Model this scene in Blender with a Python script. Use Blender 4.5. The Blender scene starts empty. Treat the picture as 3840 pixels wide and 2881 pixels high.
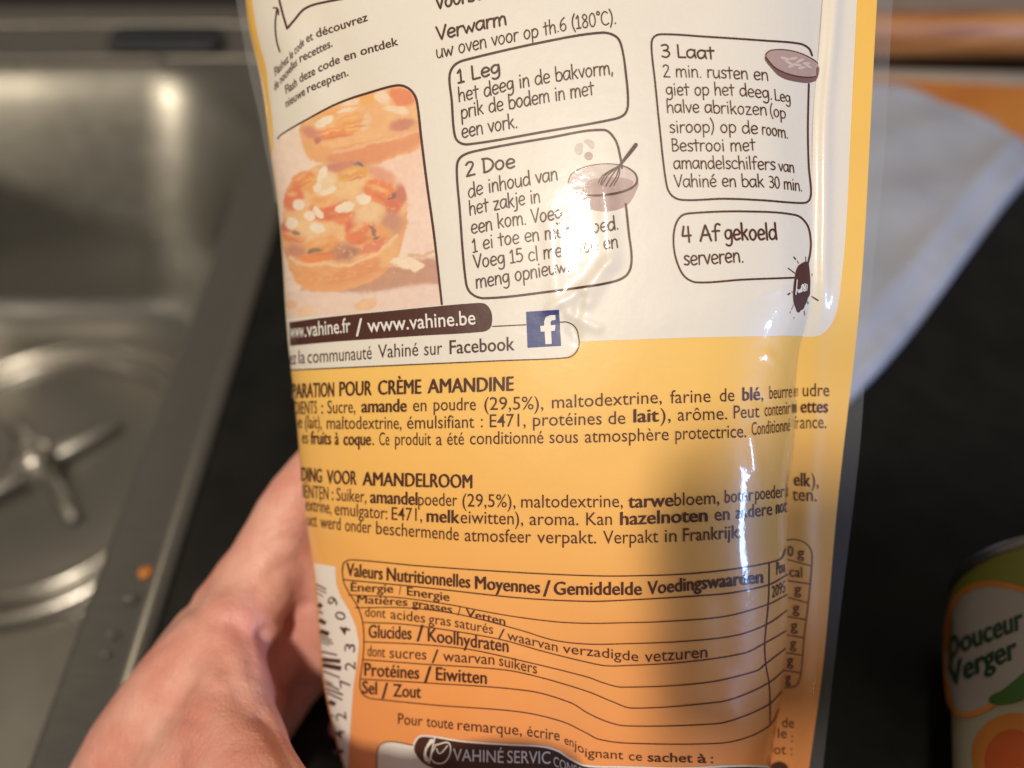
import bpy, bmesh, math, random
import numpy as np
from mathutils import Vector
from mathutils.geometry import delaunay_2d_cdt

random.seed(3)
np.random.seed(3)
SC = bpy.context.scene
COL = SC.collection
R = math.radians

# ------------------------------------------------------------------ camera
W, H = 3840.0, 2881.0                 # the photograph's own pixel frame
LENS, SENSOR = 28.0, 36.0
FPX = W * LENS / SENSOR
PITCH = R(50)                         # looking down onto the worktop
CAM = np.array([0.0, 0.0, 0.30])      # worktop is z = 0
FWD = np.array([0.0, math.cos(PITCH), -math.sin(PITCH)])
UPV = np.array([0.0, math.sin(PITCH), math.cos(PITCH)])
RGT = np.array([1.0, 0.0, 0.0])
D0 = 0.20                             # distance from lens to the crest of the pouch

cd = bpy.data.cameras.new('camera')
cam = bpy.data.objects.new('camera', cd)
COL.objects.link(cam)
cam.location = CAM
cam.rotation_euler = (math.pi / 2 - PITCH, 0, 0)
cd.lens, cd.sensor_width = LENS, SENSOR
cd.clip_start, cd.clip_end = 0.01, 50
cd.dof.use_dof = True
cd.dof.focus_distance = D0 + 0.003
cd.dof.aperture_fstop = 4.6
SC.camera = cam

# ------------------------------------------------------------------ world, lamps, exposure
wd = bpy.data.worlds.new('World')
SC.world = wd
wd.use_nodes = True
wd.node_tree.nodes['Background'].inputs[0].default_value = (1.0, 0.84, 0.68, 1)
wd.node_tree.nodes['Background'].inputs[1].default_value = 0.175

SC.view_settings.view_transform = 'Standard'
SC.view_settings.look = 'None'
SC.view_settings.exposure = 0.0
SC.view_settings.gamma = 1.0
SC.cycles.use_denoising = True
SC.cycles.max_bounces = 8


def lamp(name, loc, target, size, size_y, power, color):
    l = bpy.data.lights.new(name, 'AREA')
    l.shape = 'RECTANGLE'
    l.size, l.size_y = size, size_y
    l.energy, l.color = power, color
    o = bpy.data.objects.new(name, l)
    COL.objects.link(o)
    o.location = loc
    d = Vector(target) - Vector(loc)
    o.rotation_euler = d.to_track_quat('-Z', 'Y').to_euler()
    return o


KEY_AIM = (2165, 900)      # where the photograph shows the warm ceiling lamp mirrored in the film
WIN_AIM = (2785, 1990)     # where it shows the bluish window mirrored


# ------------------------------------------------------------------ pixel helpers
CR = {0: (0, 0, 3840 / 2212), 1: (900, 0, 1500 / 2212), 2: (2300, 0, 1540 / 2212), 3: (1000, 1000, 1400 / 2212),
      4: (2200, 1000, 1640 / 2212), 5: (1000, 1900, 1400 / 2212), 6: (2200, 1900, 1640 / 2212),
      7: (0, 0, 1100 / 1304), 8: (0, 1400, 1300 / 1457), 9: (900, 0, 750 / 2212), 11: (3200, 0, 640 / 1062),
      12: (2850, 900, 400 / 1660), 13: (1300, 2500, 1200 / 2212), 14: (1130, 2050, 370 / 739),
      15: (1950, 500, 500 / 1107), 16: (1000, 300, 700 / 1291)}


def px(k, pts):
    ox, oy, s = CR[k]
    a = np.asarray(pts, float).reshape(-1, 2)
    return np.stack([ox + a[:, 0] * s, oy + a[:, 1] * s], 1)


def ray(u, v):
    u, v = np.asarray(u, float), np.asarray(v, float)
    return (FWD + RGT * ((u - W / 2) / FPX)[..., None] - UPV * ((v - H / 2) / FPX)[..., None])


def P(u, v, d):
    return CAM + ray(u, v) * np.asarray(d, float)[..., None]


def on_plane(u, v, z):
    r = ray(np.float64(u), np.float64(v))
    return CAM + r * ((z - CAM[2]) / r[2])


class Spline:
    """natural cubic through knots"""
    def __init__(self, pts):
        pts = np.asarray(pts, float)
        self.x, self.y = pts[:, 0], pts[:, 1]
        n = len(self.x)
        h = np.diff(self.x)
        A = np.zeros((n, n)); b = np.zeros(n)
        A[0, 0] = A[-1, -1] = 1
        for i in range(1, n - 1):
            A[i, i - 1], A[i, i], A[i, i + 1] = h[i - 1], 2 * (h[i - 1] + h[i]), h[i]
            b[i] = 6 * ((self.y[i + 1] - self.y[i]) / h[i] - (self.y[i] - self.y[i - 1]) / h[i - 1])
        self.m = np.linalg.solve(A, b)

    def __call__(self, q):
        q = np.clip(np.asarray(q, float), self.x[0], self.x[-1])
        i = np.clip(np.searchsorted(self.x, q) - 1, 0, len(self.x) - 2)
        h = self.x[i + 1] - self.x[i]
        a, b = (self.x[i + 1] - q) / h, (q - self.x[i]) / h
        return a * self.y[i] + b * self.y[i + 1] + ((a ** 3 - a) * self.m[i] + (b ** 3 - b) * self.m[i + 1]) * h * h / 6


def smooth(a, b, x):
    t = np.clip((np.asarray(x, float) - a) / (b - a), 0, 1)
    return t * t * (3 - 2 * t)


# ------------------------------------------------------------------ the pouch as a surface
XL = Spline([(-500, 885), (-200, 898), (0, 920), (112, 934), (254, 968), (440, 998), (560, 1012), (700, 1032), (900, 1054),
             (1200, 1073), (1400, 1092), (1600, 1114), (1800, 1130), (2000, 1155), (2200, 1180), (2400, 1196), (2526, 1207),
             (2651, 1230), (2801, 1265), (2881, 1290), (3100, 1370), (3500, 1480)])
XR = Spline([(-500, 3100), (0, 3085), (200, 3070), (400, 3052), (700, 3046), (1000, 3043), (1150, 3034), (1297, 3000), (1630, 2980),
             (1890, 2953), (2085, 2952), (2271, 2955), (2515, 2941), (2678, 2919), (2881, 2889), (3100, 2860), (3500, 2810)])
XCR = Spline([(-500, 3235), (0, 3213), (620, 3184), (950, 3165), (1100, 3150), (1500, 3130)])        # cream edge on the seal
XYE = Spline([(-500, 3320), (0, 3289), (620, 3257), (1150, 3223), (1650, 3167), (2000, 3130), (2500, 3086), (2881, 3034), (3500, 2960)])
XME = Spline([(-500, 3385), (0, 3348), (620, 3313), (1150, 3262), (1650, 3227), (2000, 3188), (2500, 3128), (2881, 3086), (3500, 3020)])
XCL = Spline([(-500, 915), (-200, 925), (0, 947), (112, 964), (203, 985), (258, 1000), (322, 1006), (424, 1019), (560, 1028), (700, 1038),
              (760, 1043), (900, 1056), (1200, 1075), (1400, 1094), (1600, 1116)])
XML = Spline([(-500, 850), (-200, 862), (0, 885), (112, 905), (254, 930), (322, 945), (440, 972), (560, 994), (700, 1022), (760, 1030)])

S0 = 0.80
TILT = 3.0e-6                          # right side held a little closer
# folds of the film: (u0, v0, u1, v1, half width px, height m towards the viewer)
FOLDS = [(1860, 2460, 1700, 2900, 70, .0009), (2330, 2500, 2120, 2950, 120, -.0018), (2040, 2560, 1960, 2900, 60, .0007),
         (1330, 2250, 1420, 2500, 80, .0012), (2070, 1160, 2190, 1085, 16, .00035), (2190, 1085, 2260, 1000, 16, .0003),
         (2060, 840, 2090, 1180, 22, .00022), (2270, 720, 2290, 980, 26, .00035), (2290, 980, 2200, 1130, 20, .0004),
         (2100, 1170, 2160, 1260, 18, -.0004), (2500, 1180, 2960, 1150, 60, .0002), (1560, 1700, 2000, 1640, 130, .0003),
         (2820, 1640, 2840, 1760, 20, .0004), (2700, 2250, 2720, 2560, 45, -.0005), (2720, 2560, 2830, 2900, 40, .0006),
         (1080, 150, 1180, 420, 60, .0008), (1180, 60, 1300, 300, 60, -.0006), (2900, 500, 2960, 1100, 50, .0004),
         (2880, 1330, 2990, 1420, 14, .0003), (2840, 1500, 2950, 1560, 16, -.0003), (2600, 1700, 2760, 1640, 40, .00025), (2860, 1100, 2990, 1060, 14, .00025),
         (1120, 480, 1250, 600, 30, .0003), (1130, 1500, 1300, 1560, 30, .0003), (1180, 1980, 1380, 2060, 36, .0004), (2130, 1180, 2240, 1230, 15, .0003), (2180, 1120, 2150, 1230, 15, -.0003),
         (2420, 2380, 2620, 2330, 60, .0004), (2560, 2600, 2760, 2700, 40, .0004), (1500, 2640, 1640, 2840, 40, .0004)]


def relief(u, v):
    z = np.zeros(np.broadcast(u, v).shape)
    for (u0, v0, u1, v1, w, a) in FOLDS:
        du, dv = u1 - u0, v1 - v0
        L2 = du * du + dv * dv
        t = np.clip(((u - u0) * du + (v - v0) * dv) / L2, 0, 1)
        d2 = (u - u0 - t * du) ** 2 + (v - v0 - t * dv) ** 2
        z = z + a * np.exp(-d2 / (2 * w * w))
    z = z + .00016 * np.sin(u / 147 + 1.7 * np.sin(v / 260)) * np.sin(v / 310 + .8 + u / 900)
    z = z + .00002 * np.sin(u / 61 + v / 95 + 2 * np.sin(v / 140)) + .000018 * np.sin(v / 57 - u / 110 + 1.3)
    return z


def br(v):
    return .0085 + .0125 * smooth(1050, 1600, v)


def vert(v):
    return 2.2e-9 * (np.asarray(v, float) - 1250) ** 2 + 4.8e-6 * (np.asarray(v, float) - 1250)


def d_body(u, v):
    u, v = np.asarray(u, float), np.asarray(v, float)
    l, r = XL(v), XR(v)
    s = np.clip((u - l) / (r - l), 0, 1)
    tl = np.clip((S0 - s) / S0, 0, 1)
    tr = np.clip((s - S0) / (1 - S0), 0, 1)
    w = smooth(1050, 1450, v)
    dl = .036 * (1 - np.sqrt(np.maximum(1 - tl ** 2.1, 0)))
    soft = tr ** 2.6
    hard = 1 - np.sqrt(np.maximum(1 - tr ** 2.2, 0))
    dr = br(v) * (soft * (1 - w) + hard * w)
    edge = np.minimum(1, np.minimum(s, 1 - s) * 18)
    return D0 + vert(v) + dl + dr - relief(u, v) * edge - TILT * (u - 2000)


def d_flap(u, v):
    u, v = np.asarray(u, float), np.asarray(v, float)
    q = (u - XR(v))
    up = 1 - smooth(1000, 1400, v)
    d = D0 + vert(v) + br(v) + .0000065 * np.maximum(q, 0) - TILT * (u - 2000)
    d = d - up * .0011 * np.exp(-((q - 48) / 26.0) ** 2) - (1 - up) * .0006 * np.exp(-((q - 70) / 40.0) ** 2)
    d = d - .00012 * np.sin(v / 71 + u / 120) - .0003 * np.sin(v / 333 + 1)
    return d


def mapper(dfun):
    def f(u, v, lift=0.0):
        u, v = np.asarray(u, float), np.asarray(v, float)
        e = 1.2
        p = P(u, v, dfun(u, v))
        pu = P(u + e, v, dfun(u + e, v)) - P(u - e, v, dfun(u - e, v))
        pv = P(u, v + e, dfun(u, v + e)) - P(u, v - e, dfun(u, v - e))
        n = np.cross(pu, pv)
        n /= np.maximum(np.linalg.norm(n, axis=-1, keepdims=True), 1e-12)
        tocam = CAM - p
        sgn = np.sign((n * tocam).sum(-1, keepdims=True))
        n = n * np.where(sgn == 0, 1, sgn)
        return p + n * lift, n
    return f


BODY, FLAP = mapper(d_body), mapper(d_flap)


def mirror_dir(u, v):
    p, n = BODY(np.array([float(u)]), np.array([float(v)]))
    p, n = p[0], n[0]
    i = p - CAM
    i /= np.linalg.norm(i)
    r = i - 2 * i.dot(n) * n
    return p, r


kp, kr = mirror_dir(*KEY_AIM)
wp, wr = mirror_dir(*WIN_AIM)
POUCH_C = P(np.float64(2000), np.float64(1400), np.float64(D0))
KEY_POS = kp + kr * 1.10
lamp('ceiling_lamp', KEY_POS, kp, .055, .13, 10.0, (1.0, .87, .72))
lamp('window', wp + wr * 1.3, wp, .09, .26, 7, (.34, .52, 1.0))
sp = bpy.data.lights.new('sink_glint_spot', 'SPOT')  # added spot with no known fixture, for the glint in the sink corner
sp.energy, sp.color, sp.spot_size, sp.spot_blend, sp.shadow_soft_size = 12, (1.0, .84, .62), R(24), .6, .035
spo = bpy.data.objects.new('sink_glint_spot', sp)
COL.objects.link(spo)
spo.location = (-1.18, -.36, .25)
spo.rotation_euler = (Vector((-.27, .52, -.04)) - Vector(spo.location)).to_track_quat('-Z', 'Y').to_euler()
lamp('kitchen_ceiling_lamp', (-.75, .45, 1.35), (-.15, .35, 0), .30, .30, 2.2, (1.0, .80, .56))


# ------------------------------------------------------------------ materials
def new_mat(name):
    m = bpy.data.materials.new(name)
    m.use_nodes = True
    nt = m.node_tree
    return m, nt, nt.nodes['Principled BSDF']


def nd(nt, kind, **kw):
    n = nt.nodes.new(kind)
    for k, v in kw.items():
        if k in n.inputs:
            n.inputs[k].default_value = v
        else:
            setattr(n, k, v)
    return n


def bump_chain(nt, b, layers, coord='Object'):
    """layers: (noise scale, detail, strength, distance)"""
    tc = nd(nt, 'ShaderNodeTexCoord')
    prev = None
    for sc, det, st, dist in layers:
        n = nd(nt, 'ShaderNodeTexNoise')
        n.inputs['Scale'].default_value = sc
        n.inputs['Detail'].default_value = det
        nt.links.new(tc.outputs[coord], n.inputs['Vector'])
        bu = nd(nt, 'ShaderNodeBump')
        bu.inputs['Strength'].default_value = st
        bu.inputs['Distance'].default_value = dist
        nt.links.new(n.outputs['Fac'], bu.inputs['Height'])
        if prev:
            nt.links.new(prev.outputs['Normal'], bu.inputs['Normal'])
        prev = bu
    nt.links.new(prev.outputs['Normal'], b.inputs['Normal'])
    return prev


def mottled(name, c1, c2, scale, rough=.5, metal=0.0, det=5, bump=None, spec=.5, stretch=None):
    m, nt, b = new_mat(name)
    tc = nd(nt, 'ShaderNodeTexCoord')
    n = nd(nt, 'ShaderNodeTexNoise')
    n.inputs['Scale'].default_value = scale
    n.inputs['Detail'].default_value = det
    src = tc.outputs['Object']
    if stretch:
        mp = nd(nt, 'ShaderNodeMapping')
        mp.inputs['Scale'].default_value = stretch
        nt.links.new(src, mp.inputs['Vector'])
        src = mp.outputs['Vector']
    nt.links.new(src, n.inputs['Vector'])
    cr = nd(nt, 'ShaderNodeValToRGB')
    cr.color_ramp.elements[0].position, cr.color_ramp.elements[1].position = .35, .68
    cr.color_ramp.elements[0].color = (*c1, 1)
    cr.color_ramp.elements[1].color = (*c2, 1)
    nt.links.new(n.outputs['Fac'], cr.inputs['Fac'])
    nt.links.new(cr.outputs['Color'], b.inputs['Base Color'])
    b.inputs['Roughness'].default_value = rough
    b.inputs['Metallic'].default_value = metal
    b.inputs['Specular IOR Level'].default_value = spec
    if bump:
        bump_chain(nt, b, bump)
    return m


FILM_BUMP = [(60, 2, .07, .004), (520, 2, .045, .0010)]


def film(name, col=None, attr=False, rough=.42):
    m, nt, b = new_mat(name)
    if attr:
        a = nd(nt, 'ShaderNodeAttribute', attribute_name='Col')
        nt.links.new(a.outputs['Color'], b.inputs['Base Color'])
    else:
        tc = nd(nt, 'ShaderNodeTexCoord')
        n = nd(nt, 'ShaderNodeTexNoise')
        n.inputs['Scale'].default_value = 900
        nt.links.new(tc.outputs['Object'], n.inputs['Vector'])
        mx = nd(nt, 'ShaderNodeMix', data_type='RGBA')
        mx.inputs[6].default_value = (*[c * .975 for c in col], 1)
        mx.inputs[7].default_value = (*[min(1, c * 1.025) for c in col], 1)
        nt.links.new(n.outputs['Fac'], mx.inputs[0])
        nt.links.new(mx.outputs[2], b.inputs['Base Color'])
    b.inputs['Roughness'].default_value = rough
    b.inputs['Specular IOR Level'].default_value = .5
    b.inputs['Coat Weight'].default_value = .45
    b.inputs['Coat Roughness'].default_value = .07
    nb = bump_chain(nt, b, FILM_BUMP)
    nt.links.new(nb.outputs['Normal'], b.inputs['Coat Normal'])
    return m


INK = (.075, .022, .014)
M_print = film('printed_film', attr=True)
M_cream = film('cream_film', (.80, .765, .68))
M_white = film('white_print', (.84, .82, .76))
M_ink = film('brown_ink', INK)
M_mauve = film('mauve_ink', (.46, .33, .30))
M_mauve_l = film('pale_mauve_ink', (.62, .53, .48))
M_mauve_d = film('dark_mauve_ink', (.20, .11, .10))
M_blue = film('blue_ink', (.030, .048, .20))

m, nt, b = new_mat('clear_film')
b.inputs['Base Color'].default_value = (.75, .77, .80, 1)
b.inputs['Roughness'].default_value = .16
bump_chain(nt, b, [(90, 3, .25, .004), (700, 2, .2, .001)])
tr_ = nd(nt, 'ShaderNodeBsdfTransparent')
tr_.inputs['Color'].default_value = (.90, .91, .92, 1)
lw = nd(nt, 'ShaderNodeFresnel')
lw.inputs['IOR'].default_value = 1.5
ad = nd(nt, 'ShaderNodeMath', operation='MULTIPLY_ADD')
ad.inputs[1].default_value, ad.inputs[2].default_value = .8, .07
nt.links.new(lw.outputs['Fac'], ad.inputs[0])
mxs = nd(nt, 'ShaderNodeMixShader')
nt.links.new(ad.outputs['Value'], mxs.inputs['Fac'])
nt.links.new(tr_.outputs['BSDF'], mxs.inputs[1])
nt.links.new(b.outputs['BSDF'], mxs.inputs[2])
nt.links.new(mxs.outputs['Shader'], nt.nodes['Material Output'].inputs['Surface'])
M_clear = m


# ------------------------------------------------------------------ object helpers
def tag(o, label=None, cat=None, group=None, kind=None):
    for k, v in (('label', label), ('category', cat), ('group', group), ('kind', kind)):
        if v:
            o[k] = v
    return o


def empty(name, loc):
    o = bpy.data.objects.new(name, None)
    COL.objects.link(o)
    o.location = loc
    o.empty_display_size = .02
    return o


def mesh_obj(name, verts, faces, mat, parent=None, normals=None, origin=None, shade=True, cols=None):
    """verts are world positions; stored relative to the parent's place (or to origin)"""
    base = np.array(parent.matrix_world_base if False else (PB[parent.name] if parent else (origin if origin is not None else (0, 0, 0))))
    me = bpy.data.meshes.new(name)
    v = np.asarray(verts, float) - base
    me.from_pydata(v.tolist(), [], [tuple(int(i) for i in f) for f in faces])
    me.materials.append(mat)
    if cols is not None:
        ca = me.color_attributes.new('Col', 'FLOAT_COLOR', 'POINT')
        c = np.ones((len(v), 4)); c[:, :3] = cols
        ca.data.foreach_set('color', c.ravel())
    if shade:
        me.shade_smooth()
    if normals is not None and len(me.loops):
        me.normals_split_custom_set_from_vertices([tuple(n) for n in normals])
    o = bpy.data.objects.new(name, me)
    COL.objects.link(o)
    if parent:
        o.parent = parent
        PB[o.name] = tuple(base)
    else:
        o.location = base
        PB[o.name] = tuple(base)
    return o


PB = {}


def thing(name, loc, label, cat, group=None):
    o = empty(name, loc)
    PB[o.name] = tuple(loc)
    return tag(o, label, cat, group)


def grid_faces(nr, nc, flip=False):
    f = []
    for r in range(nr - 1):
        for c in range(nc - 1):
            a = r * nc + c
            q = (a, a + 1, a + nc + 1, a + nc)
            f.append(q[::-1] if flip else q)
    return f


def lin(c):
    c = np.asarray(c, float) / 255.0
    return np.where(c <= .04045, c / 12.92, ((c + .055) / 1.055) ** 2.4)


def catmull(pts, step=8.0, closed=False):
    pts = np.asarray(pts, float)
    n = len(pts)
    if n == 2 and not closed:
        k = max(2, int(np.linalg.norm(pts[1] - pts[0]) / step) + 1)
        t = np.linspace(0, 1, k)[:, None]
        return pts[0] * (1 - t) + pts[1] * t
    out = []
    rng = range(n if closed else n - 1)
    for i in rng:
        p1, p2 = pts[i], pts[(i + 1) % n]
        p0 = pts[(i - 1) % n] if closed or i > 0 else 2 * p1 - p2
        p3 = pts[(i + 2) % n] if closed or i + 2 < n else 2 * p2 - p1
        # centripetal-like tension: scale tangents by the local chord
        L = np.linalg.norm(p2 - p1)
        m1 = (p2 - p0); m2 = (p3 - p1)
        m1 = m1 / max(np.linalg.norm(m1), 1e-9) * L
        m2 = m2 / max(np.linalg.norm(m2), 1e-9) * L
        k = max(2, int(L / step) + 1)
        for t in np.linspace(0, 1, k, endpoint=False):
            h00, h10, h01, h11 = 2 * t ** 3 - 3 * t * t + 1, t ** 3 - 2 * t * t + t, -2 * t ** 3 + 3 * t * t, t ** 3 - t * t
            out.append(h00 * p1 + h10 * m1 + h01 * p2 + h11 * m2)
    if not closed:
        out.append(pts[-1])
    return np.array(out)


class Pen:
    """collects flat print in the pixel plane of one surface, then lays it on that surface"""
    def __init__(self, surf, lift):
        self.surf, self.lift = surf, lift
        self.v, self.f, self.l = [], [], []
        self.n = 0
        self.k = 0

    def add(self, pts, faces, extra=0.0):
        self.v.append(np.asarray(pts, float))
        self.l.append(np.zeros(len(pts)) + extra)
        self.f += [tuple(i + self.n for i in f) for f in faces]
        self.n += len(pts)

    def stroke(self, pts, w, closed=False, caps=True, step=8.0, raw=False):
        p = np.asarray(pts, float) if raw else catmull(pts, step, closed)
        ws = np.interp(np.linspace(0, 1, len(p)), np.linspace(0, 1, len(np.atleast_1d(w))), np.atleast_1d(w)) if np.ndim(w) else np.full(len(p), w)
        if closed:
            t = np.roll(p, -1, 0) - np.roll(p, 1, 0)
        else:
            t = np.gradient(p, axis=0)
        t /= np.maximum(np.linalg.norm(t, axis=1, keepdims=True), 1e-9)
        nrm = np.stack([-t[:, 1], t[:, 0]], 1)
        a, b = p + nrm * ws[:, None] / 2, p - nrm * ws[:, None] / 2
        n = len(p)
        V = np.concatenate([a, b])
        F = [(i, (i + 1) % n, n + (i + 1) % n, n + i) for i in range(n if closed else n - 1)]
        self.k += 1
        ex = (self.k % 9) * 4e-6
        if caps and not closed:
            V = V.tolist()
            for (c, ai, bi, d, r) in ((p[0], 0, n, -t[0], ws[0] / 2), (p[-1], n - 1, 2 * n - 1, t[-1], ws[-1] / 2)):
                s0 = np.array(V[ai]) - c
                ids = [ai]
                for q in (45, 90, 135):
                    cq, sq = math.cos(R(q)), math.sin(R(q))
                    V.append((c + s0 * cq + d * r * sq).tolist()); ids.append(len(V) - 1)
                ids.append(bi)
                F.append(tuple(ids))
            V = np.array(V)
        self.add(V, F, ex)
        return self

    def fill(self, poly, step=24.0, sm=True, closed_step=10.0):
        b = catmull(poly, closed_step, True) if sm else np.concatenate([catmull([poly[i], poly[(i + 1) % len(poly)]], closed_step)[:-1] for i in range(len(poly))])
        lo, hi = b.min(0), b.max(0)
        xs, ys = np.arange(lo[0] + step / 2, hi[0], step), np.arange(lo[1] + step / 2, hi[1], step)
        inner = []
        for y in ys:
            x1, y1 = b[:, 0], b[:, 1]
            x2, y2 = np.roll(x1, -1), np.roll(y1, -1)
            c = (y1 > y) != (y2 > y)
            xi = np.sort(x1[c] + (y - y1[c]) / (y2[c] - y1[c]) * (x2[c] - x1[c]))
            for a0, a1 in zip(xi[0::2], xi[1::2]):
                inner += [(x, y) for x in xs if a0 + step * .3 < x < a1 - step * .3]
        n = len(b)
        res = delaunay_2d_cdt([Vector(q) for q in b] + [Vector(q) for q in inner], [(i, (i + 1) % n) for i in range(n)], [list(range(n))], 1, 1e-4)
        self.k += 1
        self.add([(q.x, q.y) for q in res[0]], [tuple(f) for f in res[2]], (self.k % 9) * 4e-6)
        return self

    def ellipse(self, c, rx, ry, rot=0, step=20):
        t = np.linspace(0, 2 * math.pi, 22, endpoint=False)
        x, y = rx * np.cos(t), ry * np.sin(t)
        cr, sr = math.cos(R(rot)), math.sin(R(rot))
        return self.fill(np.stack([c[0] + x * cr - y * sr, c[1] + x * sr + y * cr], 1), step, False, 6)

    def build(self, name, mat, parent):
        v = np.concatenate(self.v)
        lift = self.lift + np.concatenate(self.l)
        p, nrm = self.surf(v[:, 0], v[:, 1], lift[:, None])
        # wind faces towards the viewer
        fs = []
        for f in self.f:
            a = v[list(f)]
            area = np.sum(a[:, 0] * np.roll(a[:, 1], -1) - np.roll(a[:, 0], -1) * a[:, 1])
            fs.append(f if area < 0 else f[::-1])
        return mesh_obj(name, p, fs, mat, parent, normals=nrm)


# ------------------------------------------------------------------ lettering
_fc = {}


def glyphs(text, bold):
    key = (text, bold)
    if key in _fc:
        return _fc[key]
    cu = bpy.data.curves.new('type', 'FONT')
    cu.body = text
    cu.size = 1
    cu.resolution_u = 3
    cu.offset = bold
    ob = bpy.data.objects.new('type', cu)
    COL.objects.link(ob)
    bpy.context.view_layer.update()
    dg = bpy.context.evaluated_depsgraph_get()
    me = bpy.data.meshes.new_from_object(ob.evaluated_get(dg))
    v = np.array([q.co[:2] for q in me.vertices]) if len(me.vertices) else np.zeros((0, 2))
    f = [tuple(q.vertices) for q in me.polygons]
    bpy.data.objects.remove(ob); bpy.data.curves.remove(cu); bpy.data.meshes.remove(me)
    _fc[key] = (v, f)
    return v, f


CAPH = None


def refine(v, f, lim):
    bm = bmesh.new()
    vs = [bm.verts.new((q[0], q[1], 0)) for q in v]
    for q in f:
        try:
            bm.faces.new([vs[i] for i in q])
        except ValueError:
            pass
    for _ in range(6):
        es = [e for e in bm.edges if e.calc_length() > lim]
        if not es:
            break
        bmesh.ops.subdivide_edges(bm, edges=es, cuts=1)
        bmesh.ops.triangulate(bm, faces=[q for q in bm.faces if len(q.verts) > 3])
    bm.verts.index_update()
    V = np.array([q.co[:2] for q in bm.verts])
    F = [tuple(q.index for q in x.verts) for x in bm.faces]
    bm.free()
    return V, F


class Path:
    def __init__(self, pts):
        self.p = catmull(pts, 4.0) if len(pts) > 2 else np.asarray(pts, float)
        self.s = np.concatenate([[0], np.cumsum(np.linalg.norm(np.diff(self.p, axis=0), axis=1))])

    def at(self, t):
        q = np.asarray(t) * self.s[-1]
        return np.stack([np.interp(q, self.s, self.p[:, 0]), np.interp(q, self.s, self.p[:, 1])], -1)


def up_vec(p, up):
    if up is not None:
        u = np.array(up, float)
    else:
        lean = -.085 * (1 - smooth(1150, 1400, p[1]))
        u = np.array([lean, -1.0])
    return u / np.linalg.norm(u)


def type_text(pen, text, pts, h, bold=0.0, up=None, lim=16):
    """printed sans text: fitted between the ends of the baseline pts, h = capital height in px"""
    global CAPH
    if CAPH is None:
        hv, _ = glyphs('H', 0.0)
        CAPH = hv[:, 1].max()
    v, f = glyphs(text, 0.0 if 'M' in text else min(bold, .006))
    if not len(v):
        return
    if bold > .007:
        n0, v0, f0 = len(v), v, f
        k_ = bold * (1.55 if 'M' in text else 1.1)
        xs = [(-k_, -.3 * k_), (k_, .3 * k_)]
        v = np.concatenate([v0 + dx for dx in xs])
        f = [tuple(i + n0 * k for i in q) for k in range(len(xs)) for q in f0]
    path = Path(pts)
    x0, x1 = v[:, 0].min(), v[:, 0].max()
    sy = h / CAPH
    sx = path.s[-1] / (x1 - x0)
    q = np.stack([(v[:, 0] - x0) * sx, v[:, 1] * sy], 1)
    q, f = refine(q, f, lim)
    b = path.at(q[:, 0] / path.s[-1])
    U = up_vec(path.at(.5), up)
    if bold > .007:
        V = b + U * q[:, 1:2]
        lim_v = set()
        # second strike lies a hair above the first
        par = list(range(len(V)))
        def find(i):
            while par[i] != i:
                par[i] = par[par[i]]
                i = par[i]
            return i
        for t in f:
            for k in t[1:]:
                par[find(t[0])] = find(k)
        # islands alternate in order of first appearance: the first half of the faces belong to strike one
        roots, first = {}, []
        for i in range(n0):
            first.append(find(i))
        one = set(first)
        is2 = np.array([0.0 if find(i) in one else 1.0 for i in range(len(V))])
        pen.add(V, f, is2 * 8e-6)
    else:
        pen.add(b + U * q[:, 1:2], f)


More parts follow.
